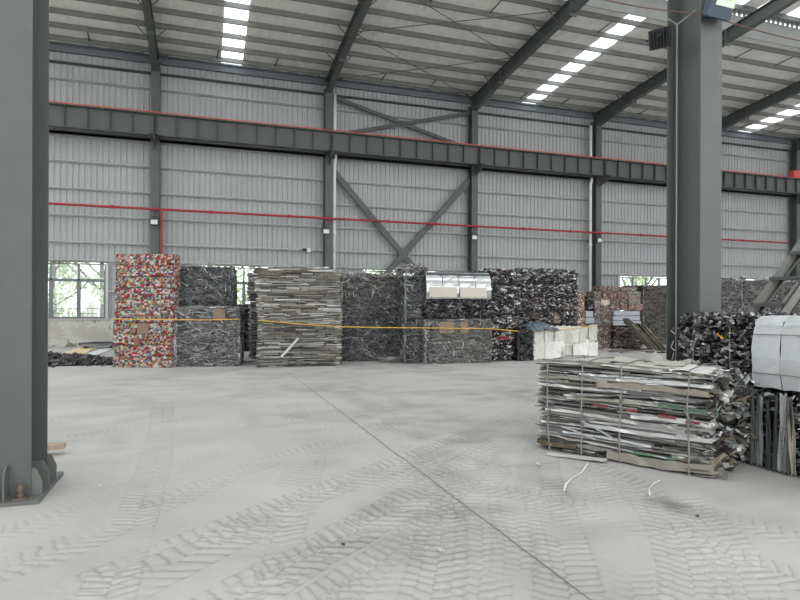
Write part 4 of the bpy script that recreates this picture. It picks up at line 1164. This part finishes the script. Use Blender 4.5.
# white panel bale with the tarp
c, L, an = stack_at(535, 360.3, 597, 356.5, .9)
t = thing('panel_bale', 'bale of folded white panels with a blue grey tarp on it', 'bale', (c[0], c[1], 0), an)
onebox('bale_core', WHITEP, t, -L / 2 + .05, L / 2 - .05, -.40, .40, .02, .98)
r = rng(21)
cols6 = 7
for row in range(2):
    for i in range(cols6):
        x = -L / 2 + L * (i + .5) / cols6 + r.uniform(-.03, .03); w = L / cols6 * r.uniform(.9, 1.25); hh = r.uniform(.42, .56)
        piece('white_panel', SHEETS[(i + row) % 6], t, (x, -.445 - r.uniform(0, .03), .03 + row * .48 + r.uniform(-.02, .04)), (r.gauss(0, .03), r.gauss(0, .03), r.gauss(0, .06)), (w, .7, hh), r.choice([rgb(228, 227, 221), rgb(214, 213, 206), rgb(236, 236, 232), rgb(202, 200, 192)]))
for i in range(4):
    piece('white_panel', SHEETS[i], t, (-L / 2 + L * (i + .5) / 4, -.42, .995), (-math.radians(90), 0, r.gauss(0, .04)), (L / 4, .5, .84), rgb(226, 226, 222))
    piece('white_panel', SHEETS[i + 1], t, (-L / 2 - .02, -.3 + i * .2, .03), (0, 0, math.pi / 2), (.3, .6, .95), rgb(216, 215, 208))
b = MB(); nx, ny = 22, 16; vs = []; rr = rng(3)
for j in range(ny + 1):
    for i in range(nx + 1):
        x = (i / nx - .5) * 1.15; y = (j / ny - .5) * .9
        d = (x / .57) ** 2 + (y / .45) ** 2
        zz = .15 * max(0, 1 - d * .8) + .03 * math.sin(x * 17 + y * 9) + .022 * math.sin(x * 31 - y * 23) + (-.20 * max(0, -y - .25) * 2.0)
        vs.append((x, y, zz + .03))
b.add(vs, [(j * (nx + 1) + i, j * (nx + 1) + i + 1, (j + 1) * (nx + 1) + i + 1, (j + 1) * (nx + 1) + i) for j in range(ny) for i in range(nx)])
o = b.build('tarp', mat('blue_grey_tarp', rgb(92, 104, 116), .5, noise=.15, nscale=8), smooth=True)
d = Vector((math.cos(an), math.sin(an), 0)); nrm = Vector((-d.y, d.x, 0)); P = Vector((c[0], c[1], 0)) - d * (L / 2 - .30) - nrm * .2
o.location = (P.x, P.y, .985); o.rotation_euler.z = an
s = o.modifiers.new('thick', 'SOLIDIFY'); s.thickness = .012
tag(o, 'crumpled blue grey tarp on left end of the white panel bale', 'tarp')

# ------------------------------------------------------------------ small can cubes behind the white bale
YK = 19.6
def block(px0, px1, pyt, pyb, Y, D, kind, label, seed, group, cols=None, name='can_bale', **k):
    a, b_ = atY(px0, pyb, Y), atY(px1, pyb, Y); zt = atY((px0 + px1) / 2, pyt, Y)[2]; zb = a[2] if a[2] > .25 else 0
    return bale(kind, label, ((a[0] + b_[0]) / 2, Y + D / 2), b_[0] - a[0], D, zt - zb, zb, 0, seed, group, name, cols=cols, **k)
GK = 'small can bales at the back'
REDC = [rgb(122, 78, 75), rgb(108, 68, 66), rgb(136, 106, 99), rgb(160, 152, 144), rgb(100, 82, 75), rgb(74, 62, 57)]
BEI = [rgb(190, 176, 152), rgb(160, 146, 126), rgb(220, 214, 200), rgb(140, 110, 92)]
GRY = [rgb(120, 116, 110), rgb(150, 146, 140), rgb(96, 92, 88), rgb(150, 100, 92)]
seed = 300
cells = []
rowsA = [336.5, 327.5, 318.5, 309.5]
for i, yt in enumerate(rowsA):
    yb = [346.5, 336.5, 327.5, 318.5][i]
    for j, (x0, x1) in enumerate(((594.5, 602.8), (603, 611.5))):
        cells.append((x0, x1, yt, yb, CANB, 'brown can cube, %s row up, %s of the tall narrow stack' % (ORD[i], ('left column', 'right column')[j]), 0))
cells += [(594, 602, 291.5, 300, CANB, 'brown can cube at the top left of the cube stack', 0), (594, 600.5, 300.2, 309.3, GRY, 'grey can cube under the top left brown cube', 0),
          (601, 610, 299.5, 305.2, BEI, 'beige can cube with a white spot', 0), (601, 610, 305.4, 309.3, CANB, 'thin brown can slab under the beige cube', 0),
          (603, 617, 292, 298.8, REDC, 'wide red can bale on the upper row', 0), (617.4, 628, 292, 298.8, REDC, 'pink red can cube right of the wide red bale', 0),
          (610.5, 620, 299.2, 310.4, CANB + REDC, 'red brown can cube above the silver sheets', 0), (620.4, 628, 303.8, 310.4, REDC, 'small red can cube above the silver sheets', 0),
          (620.4, 628, 299.2, 303.6, CANB, 'flat brown can slab above the small red cube', 0), (628.4, 635, 304.2, 310.4, REDC, 'small red can cube at the right of its row', 0),
          (628.4, 641, 291.5, 304, GRY, 'tall grey can cube above the small red one', 0), (635.4, 643, 304.2, 310.4, GRY, 'small grey can cube at the far right of the row', 0),
          (600, 620.5, 286.2, 291.8, CANB + REDC, 'long brown red can bale on the very top', 0), (621, 637, 287, 291.6, GRY + CANB, 'long grey brown can bale on top right', 0)]
for (x0, x1, yt, yb, cols, lab, dy) in cells:
    seed += 1; block(x0, x1, yt, yb, YK + dy, .55, 'can', lab, seed, GK, cols, ntie=0)
for i in range(4):
    block(576.8, 584.6, [337, 324, 308, 292.5][i], [349, 337, 324, 308.2][i], YK - .8, .5, 'can', 'pinkish can cube, %s in the slim stack beside the casting bales' % ('lowest', 'second up', 'third up', 'topmost')[i], 340 + i, GK, BEI + REDC + GRY, ntie=0)
# plain sheets
def sheet_stack(px0, px1, pyt, pyb, Y, n, label, col):
    a, b_ = atY(px0, pyb, Y), atY(px1, pyb, Y); zt = atY(px0, pyt, Y)[2]; zb = max(0, a[2])
    t = thing('sheet_stack', label, 'sheet stack', ((a[0] + b_[0]) / 2, Y, zb)); L_ = b_[0] - a[0]; rr = rng(int(px0))
    for i in range(n):
        h = (zt - zb) / n
        b = MB(); b.box(-L_ / 2 + rr.uniform(0, .06), L_ / 2 + rr.uniform(-.06, .03), rr.uniform(-.05, .02), .6, h * i + .01, h * (i + 1)); bevel(b.build('folded_sheet', mat('grey_sheet', col, .4, .4, noise=.08), t), .02)
    return t
sheet_stack(613, 641, 311, 326, YK - .15, 3, 'stack of folded silver sheets under the small can cubes', rgb(160, 163, 168))
sheet_stack(585, 594, 311, 324, YK, 2, 'stack of folded grey sheets between the slim and tall can stacks', rgb(160, 164, 168))
block(584, 594.2, 324.3, 347, YK, .6, 'strip', 'dull brown pressed bale under the folded grey sheets', 351, None, GRY, 'profile_bale', ntie=0)
block(584.5, 593.6, 297, 310.7, YK, .6, 'cast', 'dark scrap bale on the folded grey sheets', 352, None, CASTC[:5], 'casting_bale', ntie=0)
block(612, 642, 326.4, 346, YK - .1, .9, 'cast', 'dark scrap bale on the floor under the silver sheets', 353, None, CANB + CASTC[:4], 'casting_bale', ntie=0)
# leaning stack of sheets
P0, P1 = fl(606, 346), fl(662, 346)
t = thing('leaning_sheets', 'slanting pile of long brown-grey metal sheets below the silver stack', 'sheet pile', (P0[0] + .6, P0[1] - 1.4, 0), 0)
r = rng(66)
t.location = (atY(632, 340, 18.4)[0], 18.6, 0)
for i in range(15):
    f = i / 14; th_ = .72 + r.gauss(0, .03); ll = 1.75 - .45 * f + r.uniform(-.1, .1)
    cx = .15 + f * .72; cz = ll * .5 * math.sin(th_) + .03
    piece('leaning_sheet', PROFILES[(0, 3, 4, 8, 0)[i % 5]], t, (cx + .25, r.uniform(-.08, .08) - .1, cz), (0, th_, 0), (ll, .34, .035), r.choice([rgb(128, 122, 110), rgb(100, 95, 86), rgb(150, 144, 132), rgb(86, 82, 75), rgb(176, 170, 158)]))
# dark bales at the back right
GM = 'dark wire bales along the wall at right'
for i, (x0, x1, lab) in enumerate(((643.5, 663, 'left of the near right column'),)):
    for j in range(2):
        a, b_ = atY(x0, 300, 21.5), atY(x1 + 16, 300, 21.5)
        bale('wire', 'dark brown wire bale, %s of two glimpsed %s' % (('lower', 'upper')[j], lab), ((a[0] + b_[0]) / 2, 22.2), b_[0] - a[0], 1.4, 1.33, j * 1.34, 0, 360 + j, GM, 'wire_bale', cols=[rgb(138, 134, 128), rgb(112, 108, 102), rgb(164, 160, 153), rgb(86, 83, 79)], dens=.8)
for i in range(3):
    x0 = (716, 742, 769)[i]; x1 = (741.5, 768.5, 800)[i]
    a, b_ = atY(x0, 300, 19.5), atY(x1, 300, 19.5)
    for j in range(3):
        bale('wire', 'silvery wire bale, %s of three %s' % (('lowest', 'middle', 'top')[j], ('right of the near right column', 'behind the left stair stringer', 'behind the stair at right edge')[i]), ((a[0] + b_[0]) / 2, 20.2), b_[0] - a[0], 1.4, .955, j * .96, 0, 370 + i * 3 + j, GM, 'wire_bale', cols=WIREC + WIRED[:2] + SILVER[:2], dens=.45, ntie=0)
r = rng(70)
for i in range(9):
    a = atY(722 + i * 9, 280, 20)
    o = link('loose_foil', SHEETS[i % 6]); o.location = (a[0], 19.6 + r.uniform(0, .6), 2.87); o.rotation_euler = (math.radians(60) + r.gauss(0, .2), r.gauss(0, .3), r.uniform(-.5, .5)); o.scale = (.4, 2, .35); o.color = (*rgb(200, 202, 202), 1)
    tag(o, 'crumpled silver foil on the wire bales, %s from the near right column' % ORD[i], 'foil', 'foil on the wire bales')
# strips on the floor before them
r = rng(71)
for i in range(10):
    P = fl(612 + i * 9, 350 + (i % 3) * 1.5)
    o = link('metal_strip', PROFILES[i % 12]); o.location = (P[0], P[1], .012); o.rotation_euler = (0, 0, r.gauss(0, .25)); o.scale = (r.uniform(.8, 1.6), .12, .05); o.color = (*r.choice([rgb(120, 112, 104), rgb(160, 156, 150), rgb(110, 70, 64), rgb(196, 194, 190)]), 1)
    tag(o, 'long metal strip on floor behind the near bale, %s from the white panel bale' % ORD[i], 'metal strip', 'strips on the floor')

# ------------------------------------------------------------------ yellow ropes
def rope(name, px, label):
    b = MB(); pts = [Vector(atY(x, y, Y)) for x, y, Y in px]
    b.tube(pts, .013, 5); return tag(b.build(name, ROPE), label, 'rope')
yA = cA[1]; 
fA, fB = fl(113, 367.3)[1] - .06, fl(174, 368)[1] - .1
rope('yellow_rope', [(112, 319, fA - .02), (145, 319.3, (fA + fB) / 2 - .02), (174, 319.6, fB), (205, 320, fl(205, 366.5)[1] - .1), (239, 319.2, fl(239, 366)[1] - .1)], 'short yellow rope across the can stack and the grey wire bales')
rope('yellow_rope', [(258, 320.5, fl(258, 367.3)[1] - .08), (300, 324, fl(300, 366.8)[1] - .1), (340, 326.8, fl(340, 366.3)[1] - .1), (385, 327.6, 15.7), (426, 328, fl(425.5, 364)[1] - .14), (490, 328.6, fl(490, 362.5)[1] - .14), (519, 331.2, 15.9), (535, 331.3, fl(535, 360.3)[1] - .1), (566, 329.3, fl(566, 358.4)[1] - .12), (597, 325.6, fl(597, 356.5)[1] - .08)], 'long yellow rope from the layered profile stack to the white panel bale')

# ------------------------------------------------------------------ stair at right
t = thing('steel_stair', 'steep grey steel stair with flat treads at the right edge', 'stair', (0, 0, 0))
d = 8.3; W_ = .50
def stp(px, py, depth):
    q = ray(px, py); return Vector(_C + q * depth)
far_y = stp(760, 300, 8.3).y + .35; near_y = far_y - W_
A, B = Vector(atY(748, 313, far_y)), Vector(atY(800, 240.5, far_y))
slope = (B.z - A.z) / (B.x - A.x)
x_bot = A.x - A.z / slope
x_top = x_bot + 3.6 / slope
for y in (far_y, near_y):
    b = MB(); wv = .13
    b.prism([(x_bot - .02, 0), (x_bot + .19, 0), (x_top + .19, 3.6), (x_top - .02, 3.6)], 1, y - .012, y + .012)
    for dx in (-.02, .175): b.prism([(x_bot + dx, 0), (x_bot + dx + .016, 0), (x_top + dx + .016, 3.6), (x_top + dx, 3.6)], 1, y - .012 - (.0 if y == far_y else .0), y + (-.06 if y == far_y else .06))
    b.build('stringer', mat('stair_paint', rgb(116, 117, 110), .6, noise=.1), t)
z0 = atY(745, 303.5, far_y)[2]; dz = atY(763, 277.5, far_y)[2] - z0
k = -4
while z0 + k * dz < 3.6:
    z = z0 + k * dz
    if z > .1:
        x = x_bot + z / slope
        b = MB(); b.box(x - .10, x + .13, near_y + .014, far_y - .014, z - .006, z + .006); b.box(x - .10, x - .094, near_y + .014, far_y - .014, z - .045, z - .006); b.box(x + .124, x + .13, near_y + .014, far_y - .014, z - .045, z - .006); b.build('tread', STEEL, t)
    k += 1

# ------------------------------------------------------------------ left corner: scrap heap, sheets, block
r = rng(90); b = MB()
cx0, cx1 = fl(20, 362), fl(112, 364)
cols = [rgb(52, 52, 54), rgb(72, 71, 70), rgb(38, 38, 40), rgb(100, 96, 90)]
warm_lit = [rgb(150, 124, 80), rgb(190, 168, 120), rgb(110, 92, 62), rgb(80, 74, 64)]  # warm light painted into the chips high on the left side
for i in range(1500):
    f = r.random(); X_ = -6.2 + f * 3.95; g = r.gauss(0, .5); Y_ = 18.9 + g * .75
    if X_ > -2.35 and Y_ < 18.7: continue
    hmax = (.60 * math.exp(-((f - .22) / .28) ** 2) + .20 * math.exp(-((f - .7) / .25) ** 2)) * math.exp(-(g / .65) ** 2)
    z = r.uniform(0, 1) ** .5 * hmax; s = r.uniform(.04, .11)
    b.obox((X_, Y_, z + s * .3), (s * r.uniform(1, 2.2), s, s * .6), RotE(r.gauss(0, .4), r.gauss(0, .4), r.uniform(0, 3)), r.choice(warm_lit if (f < .5 and z > .14 and r.random() < .8) else cols), r.uniform(.4, 1))
nb_ = 14; vs = []; 
for i in range(nb_ + 1):
    for j in range(9):
        f = i / nb_; g = (j / 8 - .5) * 2.4
        h_ = (.60 * math.exp(-((f - .22) / .28) ** 2) + .20 * math.exp(-((f - .7) / .25) ** 2)) * math.exp(-(g / .65) ** 2)
        vs.append((-6.2 + f * 3.9, 18.9 + g * .75, max(.0, h_ - .03) if 0 < i < nb_ and 0 < j < 8 else 0))
b.add(vs, [(i * 9 + j, (i + 1) * 9 + j, (i + 1) * 9 + j + 1, i * 9 + j + 1) for i in range(nb_) for j in range(8)], rgb(44, 44, 45))
tag(b.build('scrap_heap', SCRAPM), 'low heap of dark metal chips on the floor left of the can stack', 'scrap heap', kind='stuff')
for nm, (xa, ya, xb, yb), col, lab in (('floor_sheet', (60, 348.5, 113, 356.5), rgb(226, 228, 228), 'large white sheet on the floor below the left window'), ('warm_lit_sheet', (60, 348.3, 100, 354.5), rgb(226, 208, 156), 'pale floor sheet with warm light painted in, behind the dark scrap heap')):  # the second sheet's yellow is a warm light patch put into its colour
    P, Q = fl(xa, yb), fl(xb, ya)
    o = link(nm, SHEETS[3 if nm == 'floor_sheet' else 4]); o.location = ((P[0] + Q[0]) / 2, min(P[1], Q[1]), .015 if nm == 'floor_sheet' else .035); o.rotation_euler = (-math.radians(90), 0, 0); o.scale = (Q[0] - P[0], .4, abs(Q[1] - P[1])); o.color = (*col, 1)
    tag(o, lab, 'sheet')
P = fl(100, 348)
t = thing('pallet', 'dark low pallet of grey profiles by the plinth left of the can stack', 'pallet', (P[0], P[1] - .2, 0), .05)
for i in range(5): piece('grey_bar', PROFILES[i], t, (rng(i).uniform(-.1, .1), -.35 + .17 * i, .12 + .03 * (i % 2)), (0, 0, rng(i).gauss(0, .05)), (1.25, .15, .1), [rgb(126, 128, 130), rgb(90, 92, 94), rgb(150, 152, 154), rgb(70, 72, 74), rgb(112, 112, 112)][i])
for x in (-.5, .4): onebox('bearer', DARKM, t, x, x + .1, -.4, .4, 0, .12)
P = fl(50, 455)
b = MB(); b.prism([(-.28, -.07), (.10, -.075), (.14, -.045), (.19, -.05), (.2, .06), (.1, .075), (-.28, .07)], 2, .0, .055)
o = b.build('wood_block', mat('pale_wood', rgb(166, 149, 130), .8, noise=.15, nscale=12, aniso=(1, 8, 1))); o.location = (P[0] - .05, P[1], .07); o.rotation_euler = (0, 0, .15)
bevel(o, .006); 
tag(o, 'piece of pale timber poking out behind the left column base', 'timber')
o.location.z = 0.0
b = MB(); b.box(-.2, .06, -.05, .05, 0, .06)
o.location.z = .062
o2 = b.build('wood_block', _M['pale_wood']); o2.location = (P[0] - .12, P[1] + .02, 0); tag(o2, 'small timber bearer under the piece of pale timber', 'timber')

# paint marks and litter on the floor
PAINT = mat('white_paint', rgb(232, 233, 231), .8)
def floor_mark(px, w, label, name='paint_mark'):
    P = [fl(*q)[:2] for q in px]; b = MB(); vs = []
    for i, p in enumerate(P):
        d = P[min(i + 1, len(P) - 1)] - P[max(i - 1, 0)]; n = np.array([-d[1], d[0]]) / np.hypot(*d); ww = w * (.6 + .4 * math.sin(i * 2.1 + 1))
        vs += [(p[0] - n[0] * ww, p[1] - n[1] * ww, .009), (p[0] + n[0] * ww, p[1] + n[1] * ww, .009)]
    b.add(vs, [(2 * i, 2 * i + 2, 2 * i + 3, 2 * i + 1) for i in range(len(P) - 1)])
    return tag(b.build(name, PAINT), label, 'floor mark')
floor_mark([(588, 464), (582, 473), (572, 479), (566, 485), (564, 492)], .012, 'white paint scrape on the floor in front of the near bale')
floor_mark([(660, 481), (654, 484), (649, 489), (650, 496)], .008, 'small hooked white paint mark on the floor right of the larger scrape')
r = rng(33)
for i, (px, py) in enumerate(((538, 466), (252, 395), (442, 552), (343, 547), (697, 518), (100, 487), (59, 472))):
    P = fl(px, py); o = link('litter_chip', FRAGS[2 + 3 * (i % 3)]); s = .05 if i in (0, 2) else .03
    o.location = (P[0], P[1], .018); o.rotation_euler = (r.gauss(0, .2), r.gauss(0, .2), r.uniform(0, 3)); o.scale = (s, s * .7, s * .4); o.color = (*([rgb(206, 206, 202), rgb(214, 214, 210), rgb(220, 220, 218), rgb(60, 60, 60), rgb(70, 70, 68), rgb(210, 210, 206), rgb(200, 200, 196)][i]), 1)
    tag(o, ['pale chip on the floor left of the near bale', 'pale chip on the floor before the wire bales', 'white chip on a tyre track right of the joint line', 'dark speck on the floor left of the joint line', 'dark chip on the floor below the near bale end', 'pale chip beside the left column base plate', 'pale chip by the gussets of the left column'][i], 'litter')

# ------------------------------------------------------------------ outside the windows
GRASS = mat('outside_ground', rgb(176, 178, 160), .9, noise=.1)
b = MB(); b.box(-40, 70, WY + .2, 75, -.2, -.05); tag(b.build('ground_outside', GRASS), 'pale ground outside behind the back wall', 'ground', kind='structure')
def tree(x, y, h, w, seed, label, cols):
    t = thing('tree', label, 'tree', (x, y, -.05), 0, 'trees outside the windows'); r = rng(seed)
    b = MB(); b.tube([(0, 0, 0), (.05, .05, h * .3), (-.05, .1, h * .55), (0, 0, h * .8)], .16, 7, rs=[.2, .16, .12, .05])
    for k in range(6):
        a = r.uniform(0, 6.28); z = h * r.uniform(.2, .6); b.tube([(0, 0, z), (math.cos(a) * w * .3, math.sin(a) * w * .3, z + h * .14), (math.cos(a) * w * .45, math.sin(a) * w * .45, z + h * .25)], .05, 5)
    b.build('trunk', BARK, t)
    lv = MB()
    cl = [(r.gauss(0, w * .26), r.gauss(0, w * .26), h * r.uniform(.12, .98), r.uniform(.4, .9) * w * .28) for _ in range(26)]
    for (cx, cy, cz, cr_) in cl:
        for k in range(62):
            p = Vector((r.gauss(0, 1), r.gauss(0, 1), r.gauss(0, .8))); p = p.normalized() * cr_ * r.uniform(.4, 1) + Vector((cx, cy, cz))
            if p.z < .1: continue
            s = r.uniform(.09, .2); R = RotE(r.uniform(0, 6), r.uniform(0, 6), r.uniform(0, 6))
            lv.add([R @ Vector(v) * s + p for v in ((-1, 0, 0), (0, -.45, .1), (1, 0, 0), (0, .45, .1))], [(0, 1, 2, 3)], r.choice(cols))
    lv.build('foliage', LEAF, t, kind='stuff')
GR = [rgb(210, 226, 186), rgb(224, 236, 202), rgb(196, 216, 172), rgb(234, 242, 218), rgb(184, 206, 160)]
tl = ['leftmost leafy tree outside the far left window', 'leafy tree outside the middle of the far left window', 'leafy tree outside the right of the far left window', 'leafy tree glimpsed beside the grey wire bales', 'leafy tree behind the layered stack window', 'leafy tree outside the braced bay window', 'leafy tree outside the fourth window', 'leafy tree left in the window above the can cubes', 'leafy tree right in the window above the can cubes']
for i, (x, y, h) in enumerate(((-9.5, 36, 6.5), (-7.4, 34.5, 6), (-5.2, 35.5, 7), (1.6, 36, 6.5), (5, 36, 6.5), (12, 36, 6.5), (20.5, 36, 6.5), (27.5, 37, 6.0), (31.5, 37, 6.4))):
    tree(x, y, h, 4.4, 400 + i, tl[i], GR)
t = thing('outside_railing', 'thin metal railing outside the far left window', 'railing', (-7.5, 30.5, -.05))
for z in (.95, 1.35, 1.6): onebox('rail', DARKM, t, -4, 5, -.015, .015, z, z + .03)
for i in range(46): onebox('baluster', DARKM, t, -4 + .2 * i, -3.985 + .2 * i, -.01, .01, 0, 1.6)
b = MB(); P = atY(91, 310, 32); prof = [(.0, .02), (.22, .02), (.26, .2), (.26, 1.55), (.24, 1.85), (.18, 2.0), (.08, 2.08), (0, 2.1)]
vs = []; n = 16
for (rr_, z) in prof: vs += [(rr_ * math.cos(2 * math.pi * k / n), rr_ * math.sin(2 * math.pi * k / n), z) for k in range(n)]
b.add(vs, [(i * n + k, i * n + (k + 1) % n, (i + 1) * n + (k + 1) % n, (i + 1) * n + k) for i in range(len(prof) - 1) for k in range(n)])
o = b.build('white_tank', WHITEP, smooth=True); o.location = (P[0], 32, -.05)
tag(o, 'pale rounded tank standing outside the far left window', 'tank')
